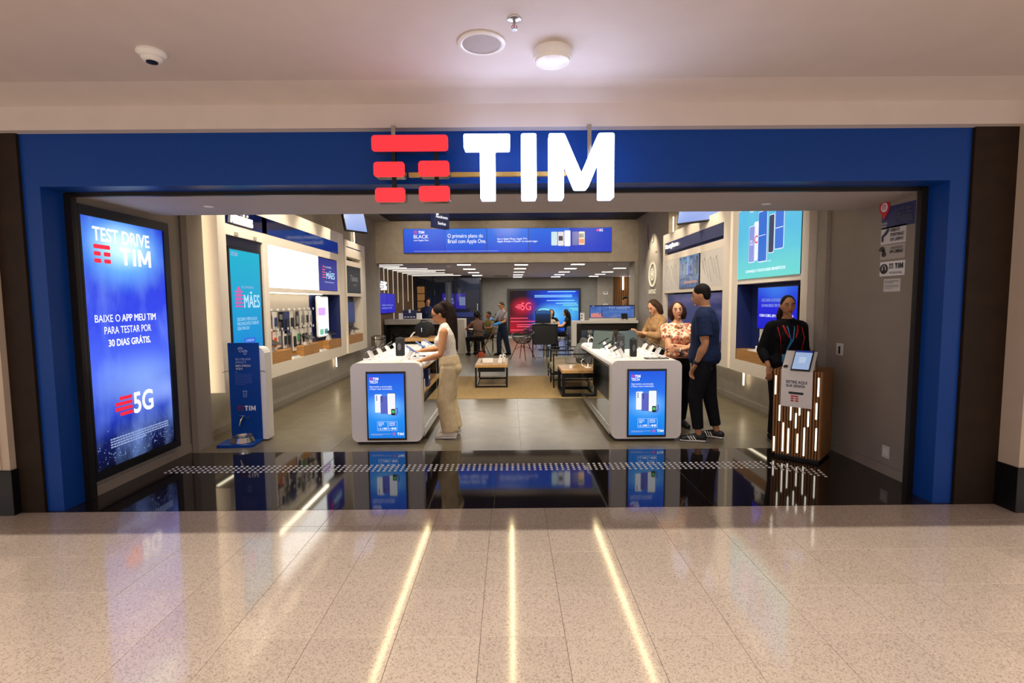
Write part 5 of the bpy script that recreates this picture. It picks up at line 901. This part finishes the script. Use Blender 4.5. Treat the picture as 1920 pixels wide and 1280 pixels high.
EYEW = mat('eye_white', '#8f857c', .4); EYED = mat('eye_dark', '#1a1210', .2)
def person(name, label, loc, rz, H, skin, parts, hair=None, hairm=None, sex='f', wide=1., lean=0., pz=None, head=(0, 0, 0), hands=None, feet=None, toe=(0, 0), vox=.008, near=True, glasses=False, bust=1., px=0., belly=0., lipm=None, curl=(.5, .5), pnorm=None, lx=0.):
    t = thing(name, label, 'person', loc, rz); k = H / 1.70; pz = .92 * k if pz is None else pz
    pel = V((px, 0, pz)); sp = V((0, -math.sin(lean), math.cos(lean))); S = lambda s_: pel + sp * s_ * k
    f = sex == 'f'; shw = (.158 if f else .182) * k * (1 + (wide - 1) * .7); hipj = .085 * k * wide
    T = [(-.10, .10, .085), (-.03, .155 if f else .15, .115), (.03, .165 if f else .15, .115), (.12, .130 if f else .142, .098), (.20, .132 if f else .152, .10), (.30, .145 if f else .165, .108), (.38, .15 if f else .175, .10), (.44, .135 if f else .16, .08), (.485, .085, .066)]
    T = [(a, b_ * wide * k, c * (1 + (wide - 1) * .8 + belly * math.exp(-((a - .14) / .12) ** 2)) * k) for a, b_, c in T]
    up_ = S(.60); Rh = Euler((head[0], head[1], head[2]), 'XYZ').to_matrix(); kh = k * .985
    hc = S(.525) + V((0, -.015 * k, 0)) + (sp * .03 + Rh @ V((0, -.012, .105))) * kh
    sh = {s: S(.425) + V((s * shw, .0, 0)) for s in (-1, 1)}; hip = {s: pel + V((s * hipj, 0, -.05 * k)) for s in (-1, 1)}
    hands = hands or {}; feet = feet or {}
    J = {}
    for s in (-1, 1):
        hnd, hint = hands.get(s, ((s * (shw + .06), -.02, pz - .08 * k), (s * .3, 1, 0)))[:2]; e, w = ik(sh[s], hnd, .285 * k, .245 * k, hint); J[s] = [sh[s], e, w]
        ft = V(feet.get(s, (s * .10, .0, 0))); an = ft + V((0, .03, .085 * k)); kn, an = ik(hip[s], an, (.402 + lx) * k, (.392 + lx) * k, (s * .15, -1, 0)); J[s] += [hip[s], kn, an]
    def headfn(p):
        x, y, z = p; X, Y, Z = .073 * x, .092 * y, .114 * z
        if z < 0:
            q = -z; X *= 1 - .30 * q * q; Y *= (1 - .10 * q) if y < 0 else (1 - .42 * q)
        elif y > 0: Y *= 1.07
        if y < 0:
            for e in (-1, 1): Y += .011 * math.exp(-((x - e * .42) ** 2 / .035 + (z - .06) ** 2 / .02))
            Y -= .006 * math.exp(-(x * x / .3 + (z + .5) ** 2 / .03)); Y -= .004 * math.exp(-(x * x / .5 + (z - .2) ** 2 / .01))
        return V((X, Y, Z)) * kh
    b = Vol(); b.tube([S(a) for a, _, _ in T], [(c, d) for _, c, d in T]); b.tube([S(.45), S(.52), hc + Rh @ V((0, .02, -.07)) * kh], [(.062 * k, .058 * k), (.05 * k, .052 * k), (.05 * k, .052 * k)])
    b.ell(hc, None, Rh, 36, headfn)
    hp = lambda x, y, z: hc + Rh @ V((x, y, z)) * kh
    b.tube([hp(0, -.086, .012), hp(0, -.098, -.012), hp(0, -.105, -.028), hp(0, -.09, -.037)], [.007 * kh, .009 * kh, .0125 * kh, .009 * kh], n=10); b.ell(hp(0, -.080, -.094), (.022 * kh, .016 * kh, .016 * kh), Rh, 12); b.ell(hp(0, -.085, -.061), (.022 * kh, .010 * kh, .011 * kh), Rh, 12)
    for s in (-1, 1): b.ell(hp(s * .073, .012, -.008), (.009 * kh, .019 * kh, .03 * kh), Rh, 10)
    for s in (-1, 1):
        a0, e, w, h, kn, an = J[s]; b.tube([a0, a0.lerp(e, .3), a0.lerp(e, .8), e, e.lerp(w, .3), e.lerp(w, .75), w], [.052 * k * wide, .047 * k * wide, .039 * k * wide, .037 * k, .038 * k * wide, .029 * k, .025 * k])
        nrm = (pnorm or {}).get(s, (0, 0, -1)); dd = w - e; hd_ = (hands.get(s, (0, 0, None)) + (None,))[2] if s in hands else None
        do_hand(b, w, hd_ if hd_ else dd, nrm, (-s, -.6, .3), curl[0 if s < 0 else 1], k * 1.02)
        b.tube([h, h.lerp(kn, .4), kn, kn.lerp(an, .3), kn.lerp(an, .75), an], [.083 * k * wide, .074 * k * wide, .053 * k, .053 * k, .038 * k, .034 * k])
        fd = V((math.sin(toe[0 if s < 0 else 1]), -math.cos(toe[0 if s < 0 else 1]), 0)); base = V((an.x, an.y, an.z - .085 * k)); b.tube([base - fd * .035 * k + V((0, 0, .035)), base + fd * .05 * k + V((0, 0, .035)), base + fd * .14 * k + V((0, 0, .022))], [(.033 * k, .034 * k), (.037 * k, .033 * k), (.038 * k, .02 * k)])
        J[s].append(fd); J[s].append(base)
    if f and bust:
        for s in (-1, 1): b.ell(S(.30) + V((s * .065 * k, -.085 * k, 0)), (.062 * k * bust, .05 * k * bust, .06 * k * bust))
    if f: b.ell(S(-.02) + V((0, .05 * k, -.02 * k)), (.14 * k * wide, .08 * k * wide, .09 * k))
    b.build('body', skin, t, vox)
    if near:
        for s in (-1, 1):
            e = MB(); e.sph(hp(s * .031, -.0775, .006), (.0135 * kh, .008 * kh, .0068 * kh), 12, 0, Rh); e.sph(hp(s * .031, -.0835, .006), (.0075 * kh, .003 * kh, .0062 * kh), 10, 1, Rh); e.build('eye', [EYEW, EYED], t, 'all')
            MB().tube([hp(s * .015, -.090, .024), hp(s * .032, -.0895, .030), hp(s * .05, -.080, .024)], .0045 * kh, 6).build('eyebrow', EYED, t, 'all')
        MB().sph(hp(0, -.0950, -.060), (.022 * kh, .0065 * kh, .0085 * kh), 14, 0, Rh).build('lips', lipm or mat('lips', '#8f4a40', .45), t, 'all')
    if glasses:
        g = MB()
        for s in (-1, 1):
            g.tube([hp(s * .033 + .022 * math.cos(a * PI / 8), -.094, .004 + .017 * math.sin(a * PI / 8)) for a in range(16)], .003, 6, tuple(Rh @ V((0, 1, 0))), closed=True); g.tube([hp(s * .055, -.092, .008), hp(s * .074, -.04, .008), hp(s * .076, .01, .004)], .003, 6)
        g.tube([hp(-.012, -.096, .006), hp(.012, -.096, .006)], .003, 6); g.build('glasses', BLK, t)
    # clothing; each entry: (kind, material, options)
    for kind, m_, o in parts:
        e = o.get('e', .012); c = Vol(); vx = o.get('vox', max(vox, .009))
        if kind == 'top':
            s0, s1 = o.get('s0', -.06), o.get('s1', .46); rows = [(a, x + e, y + e) for a, x, y in T if s0 < a < s1]
            def at_(q):
                for (a, x, y), (a2, x2, y2) in zip(T, T[1:]):
                    if a <= q <= a2: u = (q - a) / (a2 - a); return (q, x + (x2 - x) * u + e, y + (y2 - y) * u + e)
                return (q, T[0][1] + e + .04 * k, T[0][2] + e + .03 * k)
            rows = [at_(s0)] + rows + [at_(s1)]; fl = o.get('flare', 0.)
            mn = o.get('minx', 0) * k
            rows = [(a, max(x, mn) + fl * max(0, .2 - a), y + fl * max(0, .2 - a)) for a, x, y in rows]
            c.tube([S(a) for a, _, _ in rows], [(x, y) for _, x, y in rows], round0=False, round1=o.get('rt', True))
            if f and bust:
                for s in (-1, 1): c.ell(S(.30) + V((s * .062 * k, -.088 * k, 0)), ((.064 * bust) * k + e * .6, .052 * k * bust + e * .6, .062 * k * bust + e * .6))
            sl = o.get('sleeve', 0); r0 = o.get('sr', .058) * k * wide; rs = max(r0 * .76, .053 * k * wide + .011)
            for s in (-1, 1):
                a0, el, w = J[s][:3]
                if sl <= 0:
                    c.tube([S(.42) + V((s * shw * .62, 0, 0)), S(.475) + V((s * shw * .6, 0, 0))], [.04 * k, .035 * k]); continue
                c.tube([S(.41) + V((s * shw * .5, 0, 0)), a0 + V((-s * .008, 0, .004))], [r0 * .9, rs])
                if sl <= 1: c.tube([a0, a0.lerp(el, sl * .35), a0.lerp(el, sl)], [rs, max(rs, r0 * .95), r0 * o.get('sflare', .97)], round1=False)
                else:
                    q = sl - 1; c.tube([a0, a0.lerp(el, .25), a0.lerp(el, .6), el], [rs, max(rs * .98, r0 * .92), r0 * .86, r0 * .78 + o.get('puff', 0)]); c.tube([el, el.lerp(w, q * .6), el.lerp(w, q)], [r0 * .82 + o.get('puff', 0), r0 * .75 + o.get('puff', 0), r0 * .62], round1=False)
        elif kind == 'pants':
            rows = [(a, x + e, y + e) for a, x, y in T if a <= o.get('waist', .10) and a > -.09]
            c.tube([S(a) for a, _, _ in rows], [(x, y) for _, x, y in rows], round1=False)
            if f: c.ell(S(-.02) + V((0, .05 * k, -.02 * k)), (.14 * k * wide + e, .08 * k * wide + e, .09 * k + e))
            r1, r2, r3 = [q * k for q in o.get('r', (.095, .07, .055))]; L = o.get('len', .93)
            for s in (-1, 1):
                h, kn, an = J[s][3:6]; end = kn.lerp(an, L); c.tube([h + V((0, 0, .02)), h.lerp(kn, .35), kn, kn.lerp(end, .45), end], [r1, r1 * .97, r2, (r2 + r3) / 2, r3], round1=False)
        elif kind == 'shoes':
            for s in (-1, 1):
                an, fd, base = J[s][5], J[s][6], J[s][7]; n_ = V((fd.y, -fd.x, 0)); c = Vol()
                c.tube([base - fd * .055 * k + V((0, 0, .045)), base + fd * .02 * k + V((0, 0, .05)), base + fd * .10 * k + V((0, 0, .038)), base + fd * .175 * k + V((0, 0, .028))], [(.036 * k, .04), (.041 * k, .045), (.045 * k, .034), (.038 * k, .022)], n_); q = c.build('shoe', m_, t, .006)
                so = Vol(); so.tube([base - fd * .065 * k + V((0, 0, .011)), base + fd * .02 * k + V((0, 0, .011)), base + fd * .10 * k + V((0, 0, .011)), base + fd * .185 * k + V((0, 0, .013))], [(.037 * k, .011), (.040 * k, .011), (.046 * k, .011), (.036 * k, .011)], n_); so.build('sole', o.get('sole', m_), q, .005, 1)
                if o.get('stripes'):
                    st = MB()
                    for sd in (-1, 1):
                        for i in range(3):
                            p0 = base + fd * (.03 + i * .028) * k + n_ * sd * .047 * k + V((0, 0, .024)); st.tube([p0, p0 + fd * .012 + n_ * sd * -.001 + V((0, 0, .018)), p0 - fd * -.03 + n_ * sd * -.012 + V((0, 0, .042))], .005, 6)
                    st.build('stripes', WHITEP, q)
            continue
        elif kind == 'vol': o['fn'](c, dict(S=S, J=J, hp=hp, k=k, hc=hc, Rh=Rh, T=T, shw=shw)); c.build(o['name'], m_, t, o.get('vox', vx), o.get('sm', 2)); continue
        elif kind == 'mb': q = MB(); o['fn'](q, dict(S=S, J=J, hp=hp, k=k, hc=hc, Rh=Rh, T=T, shw=shw)); q.build(o['name'], m_, t, 'all'); continue
        c.build(o.get('name', 'shirt' if kind == 'top' else 'trousers'), m_, t, vx, 3)
    if hair:
        c = Vol(); hair(c, hp, kh, Rh, S, k); c.build('hair', hairm, t, max(vox, .008), 2)
    return t
def hair_cap(c, hp, kh, Rh, back=.0, side=1.):
    c.ell(hp(0, .020, .030), (.0815 * kh * side, .090 * kh, .098 * kh), Rh, 24); c.ell(hp(0, .045 + back, -.01), (.074 * kh, .062 * kh, .08 * kh), Rh, 20)
HB = mat('black_hair', '#0d0908', .6, spec=.15, col2='#1c120e', scale=60, stretch=(6, 6, 1), bump=.6); HCURL = mat('curly_dark_hair', '#120b08', .65, spec=.15, col2='#2c1b12', scale=90, bump=1.); HR_ = mat('auburn_hair', '#3a1a14', .55, spec=.2, col2='#1c0c08', scale=60, stretch=(6, 6, 1), bump=.5); HBR = mat('brown_hair', '#4a3222', .6, spec=.2, col2='#2a1c12', scale=60, stretch=(6, 6, 1), bump=.5); HG = mat('grey_hair', '#8f8a86', .6, noise=.2, scale=60)
SK1 = mat('skin_tan', '#c48a60', .62, noise=.05, spec=.18); SK2 = mat('skin_brown', '#ba8662', .62, noise=.05, spec=.18); SK3 = mat('skin_light', '#d09a78', .62, noise=.05, spec=.18); SK4 = mat('skin_deep', '#7a4c34', .62, noise=.05, spec=.18)
def cloth(name, c, c2=None, sc=60, bump=.25): return mat(name, c, .85, col2=c2, noise=.08, scale=sc, bump=bump, spec=.2)
KHAKI = cloth('khaki_cotton', '#d6c29c', '#c8b188', 14); OFFW = cloth('offwhite_rib', '#e9e0d3', '#d8cdbd', 50); NAVT = cloth('navy_tshirt', '#1c2a4c', '#172340', 30); BLKT = cloth('black_cloth', '#131318', '#0d0d11', 30); TANS = cloth('tan_sweater', '#a5825c', '#94704a', 25, .4); GLOV = cloth('blue_glove', '#3f8fd0'); GREYT = cloth('grey_polo', '#8f8c90', '#807d82', 40)
def floral():
    m, nt, b = _nt('floral_fabric'); N = nt.nodes.new; L = nt.links.new; tc = N('ShaderNodeTexCoord'); n = N('ShaderNodeTexNoise'); n.inputs['Scale'].default_value = 17; n.inputs['Detail'].default_value = 3; L(tc.outputs['Object'], n.inputs['Vector']); r = N('ShaderNodeValToRGB'); e = r.color_ramp.elements; r.color_ramp.interpolation = 'CONSTANT'
    for i, (p, c) in enumerate(((0, '#7a4a2c'), (.36, '#d98a5c'), (.43, '#ead8b8'), (.55, '#d66a52'), (.62, '#c04a44'), (.68, '#e8b48c'))):
        el = e[i] if i < 2 else e.new(p); el.position = p; el.color = lin(c)
    L(n.outputs['Fac'], r.inputs[0]); L(r.outputs[0], b.inputs['Base Color']); b.inputs['Roughness'].default_value = .8; return m
FLOR = floral()
D2 = math.radians

# 1 woman in white top at the left counter (faces -X)
def hair1(c, hp, kh, Rh, S, k):
    hair_cap(c, hp, kh, Rh); c.ell(hp(0, .075, .085), (.045 * kh, .045 * kh, .045 * kh), Rh); rn = random.Random(2)
    pts = [hp(0, .085, .10), hp(0, .125, .085), hp(0, .15, .02)]; p = V(pts[-1])
    for z in (-.10, -.22, -.34, -.46, -.58): pts.append(V((p.x, p.y + .02 + .035 * (-z) , p.z + z)))
    c.tube(pts, [.035, .05, .058, .066, .068, .066, .058, .03])
    for i in range(26):
        a = rn.uniform(0, 6.28); r = rn.uniform(.03, .052); c.tube([q + V((r * math.cos(a + j * .9), r * math.sin(a + j * .9), 0)) for j, q in enumerate(pts[2:])], [.012] * (len(pts) - 3) + [.006], n=6)
def phone1(q, d): q.box(-.28, -.20, -.47, -.33, 1.0, 1.01)
person('person', 'woman in white sleeveless top and khaki trousers with very long ponytail', (-.70, 5.86, 0), D2(-92), 1.545, SK1,
    [('pants', KHAKI, dict(e=.016, r=(.108, .108, .105), len=.99, waist=.13)), ('top', OFFW, dict(e=.009, s0=.06, s1=.475, sleeve=0, name='sleeveless_top')),
     ('shoes', mat('white_sandal', '#d8cfc6', .5), dict(sole=WHITEP)), ('mb', OFFW, dict(name='lanyard', fn=lambda q, d: q.tube([d['S'](.50) + V((.058 * math.cos(a * PI / 8), .0 + .06 * math.sin(a * PI / 8), .006 * math.sin(a * PI / 8))) for a in range(16)], .008, 6, closed=True)))],
    hair1, HCURL, lean=.10, px=0, head=(.42, 0, .06), hands={1: ((.16, -.27, .91), (.5, 1, -.2), (0.05, -1, -.25)), -1: ((-.17, -.36, .985), (-.6, .5, -.6), (0.1, -1, -.1))}, pnorm={1: (0, 0, -1), -1: (0, 0, -1)}, feet={1: (.10, -.02, 0), -1: (-.10, .0, 0)}, vox=.007, glasses=True, bust=1.15, wide=1.05, curl=(.3, .25))
# 2 man in navy T-shirt
def hair2(c, hp, kh, Rh, S, k):
    c.ell(hp(0, .015, .040), (.080 * kh, .091 * kh, .09 * kh), Rh, 24); c.ell(hp(0, .045, .0), (.072 * kh, .055 * kh, .07 * kh), Rh, 18)
person('person', 'young man in navy T-shirt and black trousers, hand in pocket', (2.15, 5.64, 0), D2(-118), 1.735, SK2,
    [('pants', BLKT, dict(e=.014, r=(.105, .078, .058), len=.86)), ('top', NAVT, dict(e=.020, s0=-.08, s1=.445, sleeve=.72, sr=.068, sflare=1.05, flare=.06, name='tshirt')), ('shoes', mat('black_sneaker', '#141416', .6), dict(sole=WHITEP, stripes=True)),
     ('mb', BLK, dict(name='wristwatch', fn=lambda q, d: q.cyl(d['J'][1][2] - (d['J'][1][2] - d['J'][1][1]).normalized() * .015, d['J'][1][2] - (d['J'][1][2] - d['J'][1][1]).normalized() * .05, .034))), ('mb', GREYF, dict(name='lanyard', fn=lambda q, d: q.tube([d['S'](.50) + V((.075 * math.cos(a * PI / 8), .068 * math.sin(a * PI / 8), .012 * math.sin(a * PI / 8))) for a in range(16)], .007, 6, closed=True)))],
    hair2, HB, sex='m', wide=1.22, head=(.18, 0, -.1), hands={1: ((.235, -.06, .86), (.55, 1, 0), (-.25, -.55, -1)), -1: ((-.235, -.04, .86), (-.5, 1, 0), (.2, -.5, -1))}, feet={1: (.12, -.06, 0), -1: (-.12, .10, 0)}, toe=(-.2, .25), vox=.007, belly=.1, curl=(.5, .6))
# 3 woman in floral blouse with crossed arms
def hair3(c, hp, kh, Rh, S, k):
    hair_cap(c, hp, kh, Rh, .0, 1.06)
    for s in (-1, 1): c.tube([hp(s * .05, .0, .075), hp(s * .082, -.002, .02), hp(s * .086, .004, -.05), hp(s * .078, .0, -.11)], [.03, .034, .036, .022])
    c.tube([hp(0, .06, .05), hp(0, .085, -.03), hp(0, .08, -.11)], [(.075, .04), (.09, .04), (.08, .025)])
person('person', 'woman in floral blouse with arms crossed and bobbed auburn hair', (2.03, 6.22, 0), D2(8), 1.54, SK3,
    [('pants', BLKT, dict(e=.012, r=(.092, .066, .05), len=.95, waist=.11)), ('top', FLOR, dict(e=.012, s0=.05, s1=.432, sleeve=.55, sr=.064, sflare=1.1, name='floral_blouse')), ('shoes', mat('black_flats', '#18151a', .4), dict(sole=BLK)),
     ('mb', STEEL, dict(name='belt_buckle', fn=lambda q, d: q.box(-.035, .03, -.135, -.12, .885, .935, bev=.003))), ('mb', STEEL, dict(name='wristwatch', fn=lambda q, d: q.sph(d['J'][1][2] + V((-.0, -.015, .0)), (.022, .02, .024), 14))), ('mb', BRASS, dict(name='necklace', fn=lambda q, d: q.tube([d['S'](.46) + V((.05 * math.cos(a * PI / 8), -.055 + .04 * math.sin(a * PI / 8), .02 * math.sin(a * PI / 8))) for a in range(16)], .003, 5, closed=True)))],
    hair3, HR_, wide=1.07, head=(-.12, -.10, -.28), hands={1: ((-.06, -.215, .965), (.8, -.25, -.5), (-1, -.05, .12)), -1: ((.05, -.185, 1.0), (-.8, -.25, -.5), (1, -.05, -.02))}, pnorm={1: (0, 1, 0), -1: (0, 1, 0)}, vox=.0065, bust=1.2, curl=(.35, .3), belly=.12, lipm=mat('rose_lips', '#a8504a', .4))
# 4 woman in tan sweater with phone
def hair4(c, hp, kh, Rh, S, k):
    hair_cap(c, hp, kh, Rh, 0, 1.05)
    for s in (-1, 1): c.tube([hp(s * .05, .0, .075), hp(s * .082, .02, .01), hp(s * .085, .03, -.08), hp(s * .07, .03, -.16)], [.03, .036, .04, .02])
    c.tube([hp(0, .06, .05), hp(0, .09, -.04), hp(0, .08, -.16)], [(.075, .04), (.09, .045), (.07, .025)])
person('person', 'woman in loose tan sweater looking down at a phone', (2.24, 7.8, 0), D2(-72), 1.59, SK3,
    [('pants', BLKT, dict(e=.012, r=(.092, .066, .05), len=.95)), ('top', TANS, dict(e=.026, s0=-.03, s1=.44, sleeve=1.75, sr=.062, puff=.008, flare=.1, name='sweater')), ('shoes', BLKT, dict(sole=BLK)), ('mb', BLK, dict(name='phone', fn=lambda q, d: q.box(-.04, .035, -.42, -.28, 1.10, 1.11, bev=.003)))],
    hair4, HBR, head=(.5, 0, .1), hands={1: ((.06, -.29, 1.075), (.7, .5, -.7), (-.25, -1, .1)), -1: ((-.07, -.29, 1.075), (-.7, .5, -.7), (.25, -1, .1))}, pnorm={1: (-.3, 0, 1), -1: (.3, 0, 1)}, vox=.008, curl=(.5, .5), bust=.75)
# 5 attendant in black jacket behind the totem
def hair5(c, hp, kh, Rh, S, k):
    hair_cap(c, hp, kh, Rh, .005, .98); c.ell(hp(0, .095, .02), (.04 * kh, .04 * kh, .04 * kh), Rh); c.tube([hp(-.055, .05, -.03), hp(-.085, .03, -.12), hp(-.085, -.01, -.2)], [.03, .032, .018])
RED = cloth('red_trim', '#b8242a')
def lapel(q, d):
    for s in (-1, 1): q.tube([d['S'](.44) + V((s * .075, -.085, 0)), d['S'](.36) + V((s * .055, -.128, 0)), d['S'](.30) + V((s * .03, -.15, 0))], .011, 6)
    for s in (-1, 1): q.tube([d['S'](.42) + V((s * .125, -.075, 0)), d['S'](.30) + V((s * .12, -.145, 0)), d['S'](.1) + V((s * .1, -.118, 0))], .005, 6)
def strap(q, d): q.tube([d['S'](.49) + V((.045, -.05, 0)), d['S'](.40) + V((.03, -.118, 0)), d['S'](.28) + V((.0, -.165, 0)), d['S'](.12) + V((-.07, -.135, 0)), d['S'](.28) + V((-.02, -.165, 0)), d['S'](.40) + V((-.035, -.118, 0)), d['S'](.49) + V((-.045, -.05, 0))], .007, 6)
person('person', 'shop attendant in black jacket with red trim and blue lanyard', (2.98, 5.51, 0), D2(-4), 1.60, SK2,
    [('pants', BLKT, dict(e=.012, r=(.098, .07, .055), len=.97)), ('top', BLKT, dict(e=.022, s0=-.03, s1=.43, sleeve=1.72, sr=.068, puff=.004, name='jacket')), ('shoes', BLKT, dict(sole=BLK)), ('mb', RED, dict(name='jacket_trim', fn=lapel)), ('mb', GLOV, dict(name='lanyard', fn=strap)), ('mb', mat('badge_blue', '#4f8fb8', .4), dict(name='badge', fn=lambda q, d: q.box(-.11, -.05, -.165, -.16, d['S'](.03).z, d['S'](.12).z, bev=.002)))],
    hair5, HB, wide=1.08, head=(.02, 0, -.18), hands={-1: ((-.215, -.10, .84), (-.3, 1, 0), (0, -.3, -1)), 1: ((.19, -.10, .87), (.35, 1, -.1), (-.3, -.6, -.6))}, vox=.007, bust=1.1, lipm=mat('red_lips', '#8a2a2c', .4))
# --- farther figures
def hair_long(L): 
    def fn(c, hp, kh, Rh, S, k):
        hair_cap(c, hp, kh, Rh, 0, 1.05); c.tube([hp(0, .06, .06), hp(0, .095, -.04), hp(0, .10, -.15), hp(0, .09, -L)], [(.07, .04), (.09, .05), (.10, .05), (.07, .03)])
        for s in (-1, 1): c.tube([hp(s * .05, .01, .07), hp(s * .082, .02, .0), hp(s * .085, .03, -.12)], [.03, .034, .025])
    return fn
def hair_curly(c, hp, kh, Rh, S, k):
    rn = random.Random(4)
    for i in range(26):
        a = rn.uniform(0, 6.28); b_ = rn.uniform(-.6, 1.2); x, y, z = .085 * math.cos(a) * math.cos(b_), .03 + .09 * math.sin(a) * math.cos(b_), .02 + .10 * math.sin(b_)
        if y < -.04 and z < .05: continue
        c.ell(hp(x, y, z), (.038, .038, .038), None, 8)
    hair_cap(c, hp, kh, Rh)
person('person', 'shop worker with dark short hair behind the travel banner', (3.2, 14.36, 0), 0, 1.69, SK2, [('pants', BLKT, dict(r=(.095, .07, .055))), ('top', cloth('shirt_white', '#c9c6c8'), dict(e=.016, sleeve=.6, sr=.064, name='shirt')), ('shoes', BLKT, {})], hair2, HB, sex='m', head=(.25, 0, .1), vox=.012, hands={-1: ((-.16, -.2, 1.12), (-1, .4, -.4)), 1: ((.16, -.2, 1.12), (1, .4, -.4))})
person('person', 'receptionist with curly dark hair behind the grey reception desk', (-2.62, 16.35, 0), D2(10), 1.70, SK2, [('pants', BLKT, {}), ('top', cloth('navy_uniform', '#1d2644'), dict(e=.016, sleeve=1.7, sr=.064, name='uniform')), ('shoes', BLKT, {})], hair_curly, HB, head=(.2, 0, .1), vox=.012)
CLP = lambda q, d: [q.sph(d['J'][s][2], (.05, .05, .06), 12) for s in (-1, 1)]
def glove(c, d):
    for s in (-1, 1):
        e, w = d['J'][s][1], d['J'][s][2]; c.tube([e.lerp(w, .6), w, w + (w - e).normalized() * .08], [.042, .04, .045]); c.tube([w + (w - e).normalized() * .07, w + (w - e).normalized() * .15 + V((0, 0, -.02))], [.03, .022])
person('person', 'cleaner in grey shirt and navy overalls with blue gloves holding a broom', (-.22, 14.9, 0), D2(-60), 1.56, SK1, [('pants', cloth('navy_overall', '#1c2438'), dict(e=.02, r=(.105, .085, .075), len=.98, waist=.22)), ('top', GREYT, dict(e=.012, s0=.1, sleeve=.75, sr=.064, name='polo_shirt')), ('shoes', BLKT, dict(sole=BLK)), ('vol', GLOV, dict(name='rubber_gloves', fn=glove))], hair2, HBR, sex='m', wide=1.02, head=(.15, 0, .1), hands={1: ((.16, -.26, .93), (.7, .6, -.4)), -1: ((-.13, -.28, 1.05), (-.7, .6, -.4))}, vox=.010, glasses=True, feet={1: (.12, .1, 0), -1: (-.1, -.1, 0)})
t = thing('broom', 'wooden broom held slanting by the cleaner', 'broom', (-.85, 14.65, 0)); MB().tube([(.0, 0, .12), (.45, .02, .85), (.78, .03, 1.36)], .013, 8, (0, 1, 0)).build('handle', mat('broom_wood', '#8a4a2c', .5), t, True); MB().prism([(-.16, .0), (.12, .0), (.06, .13), (-.04, .13)], -.04, .04).build('bristles', cloth('orange_bristle', '#c85a3c', None, 200, .8), t)
def seated(label, loc, rz, H, skin, top, pants, hair, hm, sex='f', head=(0, 0, 0), hands=None, lean=.08, sleeve=.5):
    return person('person', label, loc, rz, H, skin, [('pants', pants, dict(e=.014, r=(.09, .072, .058), len=.95)), ('top', top, dict(e=.014, s0=-.05, sleeve=sleeve, sr=.062, name='shirt')), ('shoes', BLKT, dict(sole=BLK))], hair, hm, sex=sex, lean=lean, pz=.555, head=head, hands=hands or {-1: ((-.14, -.36, .76), (-1, .2, -.5)), 1: ((.14, -.36, .76), (1, .2, -.5))}, feet={-1: (-.12, -.40, 0), 1: (.12, -.40, 0)}, vox=.013, near=False, lx=.04)
seated('seated woman with curly black hair and bare shoulders seen from behind', (-.93, 14.72, 0), D2(-150), 1.62, SK4, cloth('lace_top', '#3a2a2a', '#8a6a5a', 90), BLKT, hair_curly, HB, sleeve=.2)
seated('seated visitor in olive shirt next to the curly haired woman', (-.62, 15.85, 0), D2(-50), 1.56, SK4, cloth('olive_shirt', '#6a6238', '#4a4428', 30), BLKT, hair2, HB, 'm')
seated('grey haired visitor in cream shirt seated at the round table', (1.18, 15.75, 0), D2(175), 1.58, SK3, cloth('cream_shirt', '#cdbfa6', '#b5a68c'), BLKT, hair_long(.12), HG, sleeve=.7)
seated('dark haired woman facing the camera across the round table', (1.40, 17.35, 0), D2(-12), 1.62, SK2, BLKT, BLKT, hair_long(.2), HB, head=(.1, 0, .3))
seated('woman in black with long straight hair at the round table', (1.86, 16.35, 0), D2(-100), 1.66, SK3, BLKT, BLKT, hair_long(.36), HB, head=(.2, 0, -.2), sleeve=.4)
